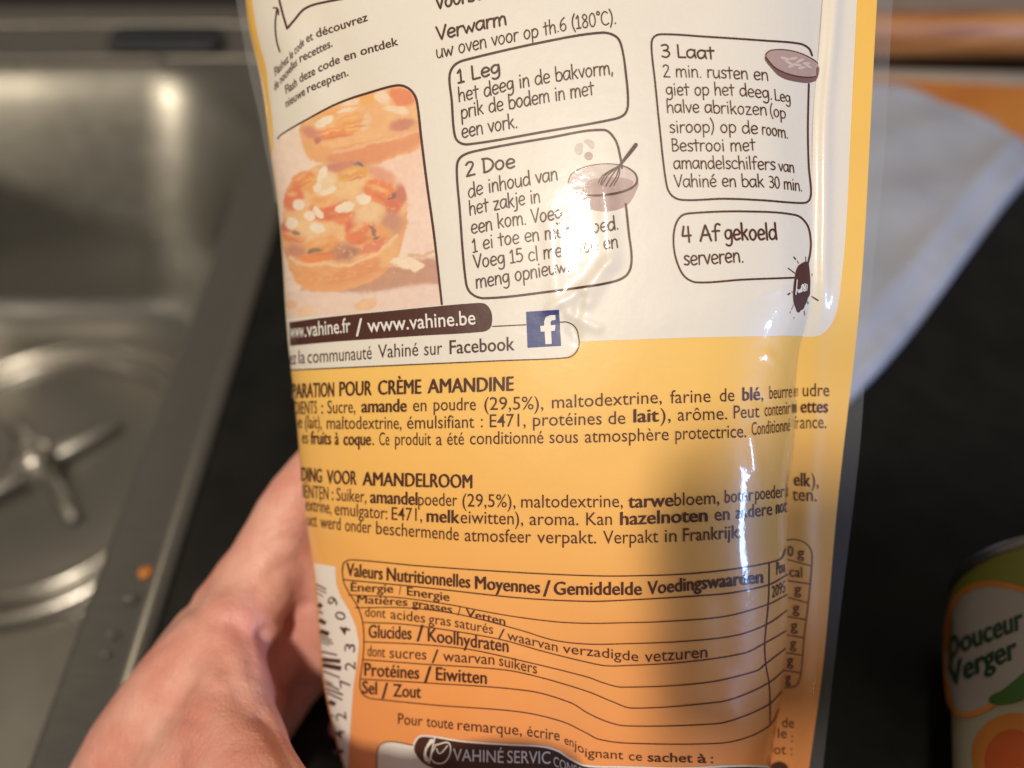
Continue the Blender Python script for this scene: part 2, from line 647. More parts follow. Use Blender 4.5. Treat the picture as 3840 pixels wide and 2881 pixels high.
G = {
 'a': (4.5, ['3.6,4.2 2.4,5 .8,4.2 .3,2 1.2,.2 2.6,.8 3.6,3', '3.7,4.9 3.6,2 3.9,.2']),
 'b': (4.3, ['.6,8 .5,4 .6,.2', '.6,3.4 2,4.9 3.6,3.6 3.4,1 2,0 .6,.7']),
 'c': (4.0, ['3.4,4.2 2.2,5 .7,3.8 .5,1.5 1.6,.1 3.4,.7']),
 'd': (4.5, ['3.5,3.8 2.2,4.9 .7,3.8 .4,1.5 1.4,.1 2.8,.8 3.6,2.4', '3.6,8 3.6,4 3.8,.1']),
 'e': (4.1, ['.6,2.4 3.4,3 3.1,4.5 1.9,5 .7,3.8 .5,1.6 1.6,.1 3.4,.7']),
 'f': (3.2, ['3.2,7.4 2.2,7.9 1.4,6.6 1.3,3 1.2,0', '.2,4.4 2.8,4.6']),
 'g': (4.3, ['3.4,4.2 2.2,5 .7,4 .5,2 1.5,.7 2.9,1.6 3.5,4', '3.5,4.8 3.6,1 3.2,-1.8 1.8,-2.7 .6,-2']),
 'h': (4.2, ['.6,8 .5,4 .5,0', '.5,2.6 1.8,4.7 3,4.4 3.3,2 3.4,0']),
 'i': (1.9, ['.8,4.8 .8,.1', '.8,6.7 .9,6.95']),
 'j': (2.2, ['1.2,4.8 1.2,0 .8,-2.2 -.4,-2.6', '1.2,6.7 1.3,6.95']),
 'k': (4.0, ['.6,8 .6,0', '|3.1,4.8 .7,2.2', '|1.4,2.9 3.3,0']),
 'l': (1.7, ['.7,8 .7,0']),
 'm': (6.4, ['.6,4.8 .5,0', '.5,2.8 1.6,4.8 2.7,4.5 2.9,2 2.9,0', '2.9,2.8 4.1,4.8 5.2,4.4 5.5,2 5.6,0']),
 'n': (4.2, ['.6,4.8 .5,0', '.5,2.6 1.8,4.8 3,4.4 3.3,2 3.4,0']),
 'o': (4.3, ['1.9,5 .7,3.9 .5,1.7 1.6,.1 3,.9 3.5,3 2.9,4.6 1.9,5']),
 'p': (4.3, ['.6,4.8 .5,-2.8', '.6,3.4 2,4.9 3.6,3.6 3.3,1 2,.1 .6,.9']),
 'r': (3.1, ['.6,4.8 .5,0', '.5,2.8 1.4,4.6 2.8,4.7']),
 's': (3.4, ['2.9,4.4 1.7,5 .6,4 1.6,2.7 2.8,1.6 2,.2 .4,.5']),
 't': (3.2, ['1.4,7 1.4,.1', '.1,4.8 2.9,5']),
 'u': (4.3, ['.5,4.8 .5,1.6 1.4,.1 2.8,1 3.4,3', '3.5,4.8 3.4,2 3.6,0']),
 'v': (3.6, ['|.2,4.8 1.7,0 3.2,4.9']),
 'w': (5.6, ['|.2,4.8 1.4,0 2.6,4 3.8,0 5.2,4.9']),
 'z': (3.8, ['|.4,4.7 3.1,4.8 .4,.1 3.3,.1']),
 'V': (4.7, ['|.2,7.5 2.2,0 4.4,7.6']), 'L': (4.0, ['|.6,7.5 .6,.1 3.6,.2']),
 'D': (4.9, ['|.7,7.4 .7,0', '.2,7.3 2.6,7 4.3,4.6 3.9,1.8 2,.1 .5,0']),
 'B': (4.3, ['|.7,7.5 .6,0', '.6,7.4 2.6,7.2 3.2,5.6 2.2,4.2 .7,3.9', '.7,3.9 3,3.5 3.7,1.8 2.4,.2 .6,0']),
 'C': (4.7, ['4,6.4 2.6,7.5 .9,6 .4,3.4 1.2,.8 2.8,0 4.2,.8']),
 'A': (4.7, ['|.2,0 2.4,7.5 4.2,0', '|.9,2.6 3.8,2.8']),
 '1': (3.2, ['|.3,5.6 1.5,7.4 1.5,0', '|.3,0 2.6,.1']),
 '2': (4.2, ['.4,6.2 1.6,7.4 3.1,6.6 2.9,4.6 1.4,2 .4,.1', '|.4,.1 3.6,.1']),
 '3': (4.2, ['.5,7 2.2,7.5 3.3,6.2 2.5,4.4 1.2,4', '1.2,4 3,3.6 3.6,2 2.2,.1 .4,.6']),
 '4': (4.2, ['|1.2,7.4 .4,3 3.6,3', '|2.8,7.2 2.8,0']),
 '5': (4.1, ['|3.3,7.4 .9,7.4 .7,4.2', '.7,4.2 2.4,4.7 3.6,2.8 2.4,.3 .4,.4']),
 '6': (4.1, ['3,7.4 1.2,5.6 .5,2.6 1.4,.2 3,.6 3.5,2.4 2.4,4 .8,3']),
 '8': (4.0, ['2.9,6.4 1.8,7.5 .7,6.2 1.6,4.4 3.2,2.6 2.6,.3 1.2,.2 .5,2 1.8,3.9 3,5.4 2.9,6.4']),
 '0': (4.2, ['1.9,7.5 .7,6 .5,2.6 1.7,0 3.2,1.4 3.5,4.6 2.8,7 1.9,7.5']),
 '(': (2.5, ['2,8.6 .8,5.6 .7,2 1.8,-1.4']), ')': (2.4, ['.4,8.6 1.5,5.6 1.5,2 .4,-1.4']),
 '.': (1.7, ['.7,.1 .8,.35']), ',': (1.7, ['.9,.6 .5,-1.3']), ' ': (2.6, []),
 '°': (2.4, ['1.2,8.2 .4,7.2 1.2,6.2 2,7.2 1.2,8.2']),
}
G['é'] = (4.1, G['e'][1] + ['|1.6,6.2 2.8,7.6'])


def hand_text(pen, text, pts, h, w, up=None):
    """felt-pen text: strokes along the baseline, h = capital height, w = pen width (px)"""
    path = Path(pts)
    tot = sum(G[c][0] for c in text)
    sc, x = h / 7.5, 0.0
    U = up_vec(path.at(.5), up)
    for c in text:
        adv, strokes = G[c]
        jit = random.uniform(-.15, .15)
        for s in strokes:
            straight = s[0] == '|'
            q = np.array([[float(a) for a in t.split(',')] for t in s.lstrip('|').split()])
            q = np.concatenate([catmull(q[i:i + 2], .6)[:-1] for i in range(len(q) - 1)] + [q[-1:]]) if straight else catmull(q, .5)
            b = path.at(np.clip((x + q[:, 0]) / tot, 0, 1))
            pen.stroke(b + U * ((q[:, 1:2] + jit) * sc), w * random.uniform(.93, 1.07), raw=True)
        x += adv


# ------------------------------------------------------------------ the worktop and the far background
CZ = 0.0
M_black = mottled('black_worktop', (.006, .0065, .006), (.011, .0115, .0105), 45, rough=.42, bump=[(900, 2, .05, .001)], spec=.22)
ct = on_plane(0, 0, 0)

# sink outline on the worktop (metres)
SXR, SXL, SYN, SYF = -.138, -.62, -.16, .650


def rrect(x0, x1, y0, y1, r, n=10):
    pts = []
    for cx, cy, a0 in ((x1 - r, y1 - r, 0), (x0 + r, y1 - r, 90), (x0 + r, y0 + r, 180), (x1 - r, y0 + r, 270)):
        for i in range(n + 1):
            a = R(a0 + 90 * i / n)
            pts.append((cx + r * math.cos(a), cy + r * math.sin(a)))
    return pts


def build_counter():
    # worktop sheet with the cut-out for the sink, and a slab edge thickness
    hole = rrect(SXL + .004, SXR - .004, SYN + .004, SYF - .004, .04)
    outer = [(-1.2, -.5), (1.3, -.5), (1.3, .98), (-1.2, .98)]
    vs = [Vector(q) for q in outer + hole]
    n = len(hole)
    ed = [(0, 1), (1, 2), (2, 3), (3, 0)] + [(4 + i, 4 + (i + 1) % n) for i in range(n)]
    res = delaunay_2d_cdt(vs, ed, [], 0, 1e-5)
    from mathutils.geometry import intersect_point_tri_2d
    hp = np.array(hole)

    def inside(x, y):
        x1, y1 = hp[:, 0], hp[:, 1]
        x2, y2 = np.roll(x1, -1), np.roll(y1, -1)
        c = (y1 > y) != (y2 > y)
        return (np.sum(x < x1[c] + (y - y1[c]) / (y2[c] - y1[c]) * (x2[c] - x1[c])) % 2) == 1
    fs = []
    for f in res[2]:
        c = sum((res[0][i] for i in f), Vector((0, 0))) / len(f)
        if not inside(c.x, c.y):
            fs.append(tuple(f))
    v = [(q.x, q.y, 0) for q in res[0]]
    o = mesh_obj('worktop', v, fs, M_black, shade=False)
    md = o.modifiers.new('slab', 'SOLIDIFY')
    md.thickness = .03
    md.offset = -1
    for p in o.data.polygons:
        if p.normal.z < 0:
            p.flip()
    return tag(o, kind='structure')


build_counter()

# brushed steel
m, nt, b = new_mat('brushed_steel')
b.inputs['Metallic'].default_value = 1.0
b.inputs['Base Color'].default_value = (.365, .362, .340, 1)
b.inputs['Roughness'].default_value = .33
tc = nd(nt, 'ShaderNodeTexCoord')
mp = nd(nt, 'ShaderNodeMapping')
mp.inputs['Scale'].default_value = (6, 40, 6)
nt.links.new(tc.outputs['Object'], mp.inputs['Vector'])
n1 = nd(nt, 'ShaderNodeTexNoise')
n1.inputs['Scale'].default_value = 14
n1.inputs['Detail'].default_value = 4
nt.links.new(mp.outputs['Vector'], n1.inputs['Vector'])
mr = nd(nt, 'ShaderNodeMapRange')
mr.inputs['To Min'].default_value, mr.inputs['To Max'].default_value = .25, .42
nt.links.new(n1.outputs['Fac'], mr.inputs['Value'])
nt.links.new(mr.outputs['Result'], b.inputs['Roughness'])
n2 = nd(nt, 'ShaderNodeTexNoise')
n2.inputs['Scale'].default_value = 9
nt.links.new(tc.outputs['Object'], n2.inputs['Vector'])
bu = nd(nt, 'ShaderNodeBump')
bu.inputs['Strength'].default_value, bu.inputs['Distance'].default_value = .12, .01
nt.links.new(n2.outputs['Fac'], bu.inputs['Height'])
nt.links.new(bu.outputs['Normal'], b.inputs['Normal'])
M_steel = m
M_steel_b = mottled('polished_steel', (.50, .49, .45), (.60, .58, .54), 20, rough=.26, metal=1.0)
M_dark = mottled('black_rubber', (.035, .035, .035), (.055, .055, .055), 60, rough=.5, bump=[(200, 2, .2, .001)])


def loft(name, loops, mat, parent=None, cap=None, origin=None, flip=False):
    n = len(loops[0])
    v = [p for l in loops for p in l]
    f = []
    for k in range(len(loops) - 1):
        for i in range(n):
            q = (k * n + i, k * n + (i + 1) % n, (k + 1) * n + (i + 1) % n, (k + 1) * n + i)
            f.append(q[::-1] if flip else q)
    if cap:
        if 'end' in cap:
            q = tuple(range((len(loops) - 1) * n, len(loops) * n)); f.append(q[::-1] if flip else q)
        if 'start' in cap:
            q = tuple(range(n))[::-1]; f.append(q[::-1] if flip else q)
    return mesh_obj(name, v, f, mat, parent, origin=origin)


DEPTH = .20
sink = thing('kitchen_sink', (-.38, .24, 0), 'brushed stainless steel kitchen sink with rounded basin set into black worktop', 'sink')
RIM = .031
DECK = .0975                                    # wider ledge at the back


def zl(pts, z):
    return [(x, y, z) for x, y in pts]


rim_loops = [zl(rrect(SXL, SXR, SYN, SYF, .044), .0005), zl(rrect(SXL + .001, SXR - .001, SYN + .001, SYF - .001, .043), .0035),
             zl(rrect(SXL + .006, SXR - .006, SYN + .006, SYF - .006, .040), .0046),
             zl(rrect(SXL + .010, SXR - .009, SYN + .010, SYF - .010, .038), .0022),
             zl(rrect(SXL + RIM - .003, SXR - RIM + .003, SYN + RIM - .003, SYF - DECK + .003, .102), .0020),
             zl(rrect(SXL + RIM, SXR - RIM, SYN + RIM, SYF - DECK, .100), .0004)]
loft('rim', rim_loops, M_steel, sink)
bl = [zl(rrect(SXL + RIM, SXR - RIM, SYN + RIM, SYF - DECK, .100), .0002)]
bl += [zl(rrect(SXL + RIM + .002, SXR - RIM - .002, SYN + RIM + .002, SYF - DECK - .002, .100), -.003)]
DRAFT = .046
for i in range(1, 8):
    t = i / 8
    o_ = .003 + DRAFT * t
    bl.append(zl(rrect(SXL + RIM + o_, SXR - RIM - o_, SYN + RIM + o_, SYF - DECK - o_, .100), -.003 - (DEPTH - .045) * t))
for i in range(0, 9):
    a = R(10 + 80 * i / 8)
    o_ = .003 + DRAFT + .042 * (1 - math.cos(a))
    bl.append(zl(rrect(SXL + RIM + o_, SXR - RIM - o_, SYN + RIM + o_, SYF - DECK - o_, .100), -(DEPTH - .042) - .042 * math.sin(a)))
bl.append(zl(rrect(-.36, -.34, .32, .34, .009), -DEPTH - .004))
loft('basin', bl, M_steel, sink, cap='end')

# grooves pressed into the back ledge
for yy, hh in ((.566, .0022), (.618, .003)):
    loft('ledge_ridge', [[(x, yy + .004 * math.cos(R(a)), .0026 + hh * math.sin(R(a))) for a in range(0, 181, 30)] for x in np.linspace(SXL + .03, SXR - .035, 12)],
         M_steel, sink)


def torus(c, r, w, hgt, n=72, k=10, z0=0.0):
    loops = []
    for i in range(n):
        a = 2 * math.pi * i / n
        loops.append([(c[0] + (r + w * math.cos(R(q * 360 / k))) * math.cos(a), c[1] + (r + w * math.cos(R(q * 360 / k))) * math.sin(a),
                       z0 + hgt * math.sin(R(q * 360 / k))) for q in range(k)])
    v = [p for l in loops for p in l]
    f = [(i * k + j, ((i + 1) % n) * k + j, ((i + 1) % n) * k + (j + 1) % k, i * k + (j + 1) % k) for i in range(n) for j in range(k)]
    return v, f


SZ = -DEPTH - .001
SCN = (-.352, .335)
st = thing('sink_strainer', (SCN[0], SCN[1], SZ), 'round steel strainer plate with crossed bars on the sink floor', 'strainer')
v, f = torus(SCN, .121, .0045, .0045, z0=SZ + .0048); mesh_obj('outer_ring', v, f, M_steel_b, st)
v, f = torus(SCN, .104, .003, .004, z0=SZ + .0042); mesh_obj('inner_ring', v, f, M_steel_b, st)
prof = [(.1185, .006), (.112, .003), (.104, .0022), (.09, .0024), (.06, .0024), (.045, .0012), (.03, .0005), (.012, .0005)]
loft('plate', [[(SCN[0] + r * math.cos(2 * math.pi * i / 64), SCN[1] + r * math.sin(2 * math.pi * i / 64), SZ + z) for i in range(64)] for r, z in prof], M_steel, st, cap='end')


def bar(name, a, b, w, h, mat, parent, taper=.8):
    a, b = np.array(a, float), np.array(b, float)
    t = (b - a) / np.linalg.norm(b - a)
    s = np.cross(t, (0, 0, 1)); s /= np.linalg.norm(s)
    up = np.cross(s, t)
    loops = []
    for q, k in ((0, .7), (.06, 1), (.94, taper), (1, taper * .7)):
        c = a + (b - a) * q
        loops.append([tuple(c + s * w * k * math.cos(R(x)) + up * h * k * math.sin(R(x))) for x in range(0, 360, 30)])
    return loft(name, loops, mat, parent, cap='start end')


for ang in (-47, 43, 133, 223):
    e = (SCN[0] + .062 * math.cos(R(ang)), SCN[1] + .062 * math.sin(R(ang)), SZ + .0075)
    bar('cross_bar', (SCN[0] + .012 * math.cos(R(ang)), SCN[1] + .012 * math.sin(R(ang)), SZ + .010), e, .0065, .004, M_steel, st)
loft('centre_knob', [[(SCN[0] + r * math.cos(2 * math.pi * i / 28), SCN[1] + .0 + r * math.sin(2 * math.pi * i / 28), SZ + z) for i in range(28)]
                     for r, z in ((.015, .003), (.016, .010), (.011, .016), (.014, .021), (.012, .025), (.006, .027))], M_steel_b, st, cap='end')

# black sponge lying on the back ledge
pa, pb = on_plane(440, 205, .003), on_plane(800, 140, .003)
plx, ply = (pa[0] + pb[0]) / 2, .586
plug = thing('sponge', (plx, ply, .0055), 'small black scouring sponge lying on the steel ledge behind the basin', 'sponge')


# ------------------------------------------------------------------ the pouch
pb_ = P(np.float64(2050), np.float64(3330), np.float64(.215))
pouch = thing('food_pouch', tuple(pb_), 'glossy cream and yellow baking mix pouch held up, printed with recipe and ingredients', 'pouch')

V0, V1 = -420, 3330
NR, NC = 420, 190
sc_ = .5 * (1 - np.cos(np.pi * np.linspace(0, 1, NC)))
vv = np.linspace(V0, V1, NR)


def yellow(u, v):
    k = [(-400, (250, 200, 96)), (0, (250, 200, 96)), (1250, (250, 206, 112)), (1600, (251, 200, 108)), (2000, (250, 190, 102)), (2400, (248, 174, 98)),
         (2881, (245, 160, 94)), (3400, (240, 150, 88))]
    x = [q[0] for q in k]
    c = np.stack([np.interp(v, x, [lin(q[1])[i] for q in k]) for i in range(3)], -1)
    return c * .96


def shell(name, dfun, mat, parent, l, r, rows=vv, s=sc_, lift=0, cols=None, surf=None, nrm=True):
    V_, S_ = np.meshgrid(rows, s, indexing='ij')
    U_ = l(V_) + S_ * (r(V_) - l(V_))
    p, n = surf(U_.ravel(), V_.ravel(), lift)
    return mesh_obj(name, p, grid_faces(len(rows), len(s), True), mat, parent, normals=n if nrm else None,
                    cols=cols(U_.ravel(), V_.ravel()) if cols else None)


shell('front_panel', d_body, M_print, pouch, XL, XR, cols=yellow, surf=BODY)


def d_back(u, v):
    l, r = XL(v), XR(v)
    s = np.clip((u - l) / (r - l), 0, 1)
    edge = D0 + vert(v) + .036 * (1 - s) + br(v) * s - TILT * (u - 2000)
    end = np.clip(np.minimum(v - V0, V1 - v) / 420.0, 0, 1)
    k = np.sqrt(np.clip(end * (2 - end), 0, 1))
    bulge = .017 * np.sqrt(np.clip(1 - (2 * s - 1) ** 2, 0, 1))
    return edge * k + (d_body(u, v) + .0006) * (1 - k) + bulge * k + .0002


def back_surf(u, v, lift=0):
    return P(u, v, d_back(u, v)), None


shell('back_panel', d_back, M_print, pouch, XL, XR, cols=yellow, surf=back_surf, nrm=False)
fs_ = np.linspace(0, 1, 34)


def xr_in(v):
    return XR(v) - 30 * smooth(1050, 1400, v)


shell('side_seal', d_flap, M_print, pouch, xr_in, XYE, s=fs_, cols=yellow, surf=FLAP)
o = shell('clear_seal_edge', d_flap, M_clear, pouch, XYE, XME, s=np.linspace(0, 1, 6), surf=FLAP)


def d_left(u, v):
    return d_body(XL(v) + .5, v) + .0006 + .00002 * (XL(v) - u)


LEFT = mapper(d_left)
shell('clear_seal_edge', d_left, M_clear, pouch, XML, lambda v: XL(v) + 4, rows=np.linspace(V0, 760, 90), s=np.linspace(0, 1, 6), surf=LEFT)


# cream recipe field
def cream_bottom(u):
    return np.interp(u, [1000, 1095, 1500, 2060, 2105, 2132, 2152, 2164, 2170, 2173, 2200, 2570, 2941, 3060],
                     [1391, 1387, 1369, 1345, 1342, 1336, 1324, 1308, 1292, 1281, 1280, 1267, 1259, 1263])


rows_ = np.linspace(0, 1, 210)
Rr, Ss = np.meshgrid(rows_, np.unique(np.concatenate([sc_, np.linspace(.52, .58, 40)])), indexing='ij')
Vg = V0 + Rr * (1270 - V0)
for _ in range(6):
    Ug = XCL(Vg) + Ss * (XR(Vg) - XCL(Vg))
    Vg = V0 + Rr * (cream_bottom(Ug) - V0)
Ug = XCL(Vg) + Ss * (XR(Vg) - XCL(Vg))
p, n = BODY(Ug.ravel(), Vg.ravel(), 9e-5)
mesh_obj('recipe_field', p, grid_faces(*Ug.shape, True), M_cream, pouch, normals=n)
rows2 = np.linspace(0, 1, 120)
Rr, Ss = np.meshgrid(rows2, np.linspace(0, 1, 26), indexing='ij')


def cream_bottom_f(t):                                   # rounded outer corner on the seal
    x = np.clip((t - .28) / .72, 0, 1)
    return 1263 - 165 * (1 - np.sqrt(np.clip(1 - x ** 2.2, 0, 1)))


Vg = V0 + Rr * (cream_bottom_f(Ss) - V0)
Ug = XR(Vg) + Ss * (XCR(Vg) - XR(Vg))
p, n = FLAP(Ug.ravel(), Vg.ravel(), 6e-5)
mesh_obj('recipe_field', p, grid_faces(*Ug.shape, True), M_cream, pouch, normals=n)

TXT = 1.9e-4
# ---- the printed tart photograph
def coons(T, B, L, Rt, na, nb):
    def rs(c, n):
        c = catmull(c, 4)
        s = np.concatenate([[0], np.cumsum(np.linalg.norm(np.diff(c, axis=0), axis=1))])
        t = np.linspace(0, s[-1], n)
        return np.stack([np.interp(t, s, c[:, 0]), np.interp(t, s, c[:, 1])], 1)
    T, B, L, Rt = rs(T, na), rs(B, na), rs(L, nb), rs(Rt, nb)
    a, b = np.linspace(0, 1, na)[None, :, None], np.linspace(0, 1, nb)[:, None, None]
    return ((1 - b) * T[None] + b * B[None] + (1 - a) * L[:, None] + a * Rt[:, None]
            - ((1 - a) * (1 - b) * T[0] + a * (1 - b) * T[-1] + (1 - a) * b * B[0] + a * b * B[-1]))


T16 = [(80, 408), (100, 382), (250, 292), (500, 162), (760, 75), (900, 40), (960, 48), (1010, 85), (1040, 150)]
R16 = [(1040, 150), (1070, 400), (1110, 720), (1160, 1080), (1213, 1552)]
lv = np.linspace(521, 1195, 12)
L16 = [((XL(q) + 5 - 1000) / CR[16][2], (q - 300) / CR[16][2]) for q in lv]
L16[0] = (80, 408)
B16 = [L16[-1], (500, 1622), (900, 1585), (1213, 1552)]
pic = coons(T16, B16, L16, R16, 190, 260)
X, Y = pic[..., 0].ravel(), pic[..., 1].ravel()
img = np.zeros((len(X), 3)) + lin((252, 230, 216))


def vnoise(x, y, s, seed):
    rs = np.random.RandomState(seed)
    g = rs.rand(64, 64)
    x, y = x / s, y / s
    xi, yi = np.floor(x).astype(int), np.floor(y).astype(int)
    fx, fy = x - xi, y - yi
    fx, fy = fx * fx * (3 - 2 * fx), fy * fy * (3 - 2 * fy)
    q = lambda a, b: g[a % 64, b % 64]
    return (q(xi, yi) * (1 - fx) + q(xi + 1, yi) * fx) * (1 - fy) + (q(xi, yi + 1) * (1 - fx) + q(xi + 1, yi + 1) * fx) * fy


WX = X + 16 * (vnoise(X, Y, 45, 1) - .5) + 9 * (vnoise(X, Y, 18, 2) - .5)
WY = Y + 16 * (vnoise(X, Y, 45, 3) - .5) + 9 * (vnoise(X, Y, 18, 4) - .5)


def blob(cx, cy, rx, ry, rot, col, soft=.12, op=1.0, warp=True):
    global img
    soft = soft * .85
    x, y = (WX, WY) if warp else (X, Y)
    c, s = math.cos(R(rot)), math.sin(R(rot))
    a, b = ((x - cx) * c + (y - cy) * s) / rx, (-(x - cx) * s + (y - cy) * c) / ry
    d = np.sqrt(a * a + b * b)
    k = (op * smooth(1 + soft, 1 - soft, d))[:, None]
    img = img * (1 - k) + lin(col) * k


def area(poly, col, soft=14, op=1.0, warp=True):
    global img
    x, y = (WX, WY) if warp else (X, Y)
    q = catmull(poly, 15, True)
    ins = np.zeros(len(x), bool)
    dm = np.full(len(x), 1e9)
    for i in range(len(q)):
        (x1, y1), (x2, y2) = q[i], q[(i + 1) % len(q)]
        if y1 != y2:
            c = ((y1 > y) != (y2 > y)) & (x < x1 + (y - y1) / (y2 - y1) * (x2 - x1))
            ins ^= c
        dx, dy = x2 - x1, y2 - y1
        t = np.clip(((x - x1) * dx + (y - y1) * dy) / max(dx * dx + dy * dy, 1e-9), 0, 1)
        dm = np.minimum(dm, (x - x1 - t * dx) ** 2 + (y - y1 - t * dy) ** 2)
    sd = np.where(ins, 1, -1) * np.sqrt(dm)
    k = (op * smooth(-soft, soft, sd))[:, None]
    img = img * (1 - k) + lin(col) * k


blob(900, 640, 330, 230, -10, (252, 214, 192), .5, .8)
area([(1030, 620), (1130, 560), (1140, 1000), (1165, 1190), (990, 1190), (960, 900)], (250, 220, 205), 60, .8)
area([(820, 1300), (1200, 1240), (1230, 1420), (800, 1480), (250, 1500), (240, 1440)], (196, 140, 118), 20)
area([(140, 1480), (700, 1470), (1220, 1425), (1240, 1600), (140, 1680)], (240, 216, 205), 20)
# far tart
area([(250, 300), (280, 520), (380, 580), (560, 560), (720, 590), (900, 530), (1080, 440), (1060, 120), (960, 20), (600, 110)], (244, 176, 112), 12)
area([(260, 350), (400, 450), (560, 470), (800, 400), (1050, 300), (1060, 120), (940, 20), (600, 120), (300, 250)], (247, 190, 128), 18)
blob(940, 120, 90, 60, 20, (236, 122, 66), .3); blob(720, 130, 80, 50, -20, (247, 180, 88), .3); blob(430, 240, 90, 35, -25, (245, 170, 80), .4)
blob(600, 290, 120, 55, -12, (246, 168, 78), .25); blob(470, 370, 160, 40, -8, (243, 140, 62), .3); blob(740, 260, 90, 90, 0, (246, 184, 120), .4)
blob(600, 330, 60, 30, -20, (250, 190, 100), .4); blob(690, 290, 30, 60, 15, (247, 205, 160), .4)
blob(940, 310, 90, 45, -12, (206, 120, 96), .4); blob(320, 370, 80, 40, 20, (216, 128, 110), .5); blob(355, 420, 26, 25, 0, (196, 96, 92), .5)
area([(420, 560), (500, 480), (700, 440), (980, 390), (1060, 340), (1080, 420), (900, 520), (720, 575)], (233, 144, 92), 24)
blob(400, 285, 62, 32, -28, (252, 238, 214), .2); blob(900, 205, 90, 28, 10, (252, 224, 190), .3); blob(580, 160, 60, 22, -12, (252, 224, 190), .4)
blob(800, 120, 55, 40, 40, (252, 226, 196), .4); blob(560, 210, 70, 12, -8, (252, 228, 198), .4)
# near tart
area([(120, 900), (100, 1060), (140, 1250), (220, 1400), (340, 1470), (600, 1440), (800, 1350), (930, 1180), (975, 900), (900, 720), (640, 570), (430, 580),
      (260, 640), (160, 740)], (238, 168, 104), 10)
area([(120, 900), (110, 1080), (190, 1240), (330, 1275), (560, 1265), (760, 1180), (900, 1040), (975, 850), (900, 720), (640, 570), (430, 580), (260, 640), (160, 740)],
     (247, 194, 136), 12)
blob(640, 1330, 250, 55, -18, (228, 138, 80), .5, .75); blob(300, 1370, 100, 60, 0, (240, 160, 92), .5); blob(850, 1180, 60, 120, 25, (240, 182, 118), .4)
blob(540, 600, 150, 40, -6, (212, 128, 108), .4); blob(800, 660, 110, 50, 28, (232, 160, 128), .5); blob(640, 590, 40, 16, 10, (120, 88, 92), .5)
blob(600, 650, 110, 55, -15, (236, 168, 70), .22); blob(250, 690, 85, 55, -30, (240, 130, 62), .3); blob(300, 730, 60, 60, 0, (246, 172, 84), .35)
blob(190, 820, 65, 90, 15, (234, 104, 56), .3); blob(440, 890, 140, 90, -12, (235, 102, 54), .25); blob(390, 830, 90, 45, -20, (247, 170, 90), .35)
blob(540, 950, 90, 50, -10, (240, 130, 70), .4); blob(790, 780, 130, 80, 22, (240, 122, 48), .2); blob(880, 860, 60, 70, 20, (228, 96, 54), .35)
blob(930, 790, 40, 70, 0, (206, 104, 84), .45); blob(870, 985, 75, 85, 25, (192, 124, 108), .6, .85); blob(650, 1050, 110, 85, -25, (240, 116, 56), .2)
blob(600, 1010, 60, 50, -30, (226, 92, 52), .4); blob(760, 1080, 90, 60, -25, (242, 160, 90), .4); blob(740, 1150, 110, 40, -25, (232, 118, 84), .45)
blob(190, 1080, 90, 50, 10, (240, 128, 54), .3); blob(150, 1010, 55, 40, 0, (214, 92, 66), .4); blob(210, 1190, 75, 55, 10, (196, 112, 100), .6, .85)
blob(390, 1150, 120, 75, -15, (244, 166, 86), .25); blob(370, 1230, 150, 32, -4, (240, 132, 54), .3); blob(540, 1190, 90, 65, -10, (176, 104, 92), .6, .8)
blob(580, 1200, 60, 30, -10, (160, 84, 78), .7, .7); blob(300, 1040, 120, 70, 0, (250, 214, 164), .5, .7); blob(700, 930, 110, 60, -30, (250, 214, 166), .45, .8)
blob(560, 760, 120, 60, -30, (250, 208, 150), .4, .9); blob(410, 720, 60, 90, 25, (250, 226, 180), .35)
for (cx, cy, rx, ry, rot) in ((600, 650, 110, 55, -15), (250, 690, 85, 55, -30), (440, 890, 140, 90, -12), (790, 780, 130, 80, 22), (650, 1050, 110, 85, -25), (190, 1080, 90, 50, 10),
                              (390, 1150, 120, 75, -15), (600, 290, 120, 55, -12), (470, 370, 160, 40, -8), (190, 820, 65, 90, 15)):
    blob(cx - .15 * rx, cy - .35 * ry, rx * .55, ry * .22, rot - 6, (253, 196, 130), .8, .75)
    blob(cx + .2 * rx, cy + .62 * ry, rx * .6, ry * .16, rot + 4, (206, 92, 50), .8, .6)
    blob(cx + .1 * rx, cy + .05 * ry, rx * .7, ry * .10, rot, (224, 108, 58), .9, .45)
rq = np.random.RandomState(11)
for _ in range(90):
    a_, r_ = rq.uniform(0, 6.28), math.sqrt(rq.uniform(0, 1))
    blob(530 + 400 * r_ * math.cos(a_), 925 + 320 * r_ * math.sin(a_), rq.uniform(5, 16), rq.uniform(4, 9), rq.uniform(0, 180),
         [(253, 224, 180), (224, 136, 92), (246, 178, 110), (252, 208, 150)][rq.randint(4)], .8, .4)
for _ in range(60):
    x_ = rq.uniform(150, 900)
    blob(x_, 1300 + 90 * rq.uniform(0, 1) - .12 * max(0, x_ - 450), rq.uniform(8, 30), rq.uniform(4, 9), -12, [(252, 196, 132), (222, 136, 80), (232, 150, 92)][rq.randint(3)], .8, .4)
for q in ((675, 825, 52, 32, 12), (545, 880, 68, 36, -15), (225, 865, 42, 36, 0), (360, 915, 50, 22, 50), (305, 940, 36, 36, 0), (178, 992, 50, 38, 10),
          (350, 1025, 48, 38, 15), (385, 650, 30, 62, 25), (350, 745, 36, 20, -40), (430, 770, 60, 22, -20)):
    blob(*q, (254, 240, 218), .18)
for q in ((885, 800, 20, 24, 20), (860, 820, 34, 7, -10), (735, 1040, 12, 46, -30), (760, 1090, 26, 10, -20), (335, 1185, 52, 13, -12), (300, 1195, 20, 10, -30), (205, 1055, 26, 12, 10),
          (650, 585, 26, 10, 30)):
    blob(*q, (92, 76, 80), .4, .85)
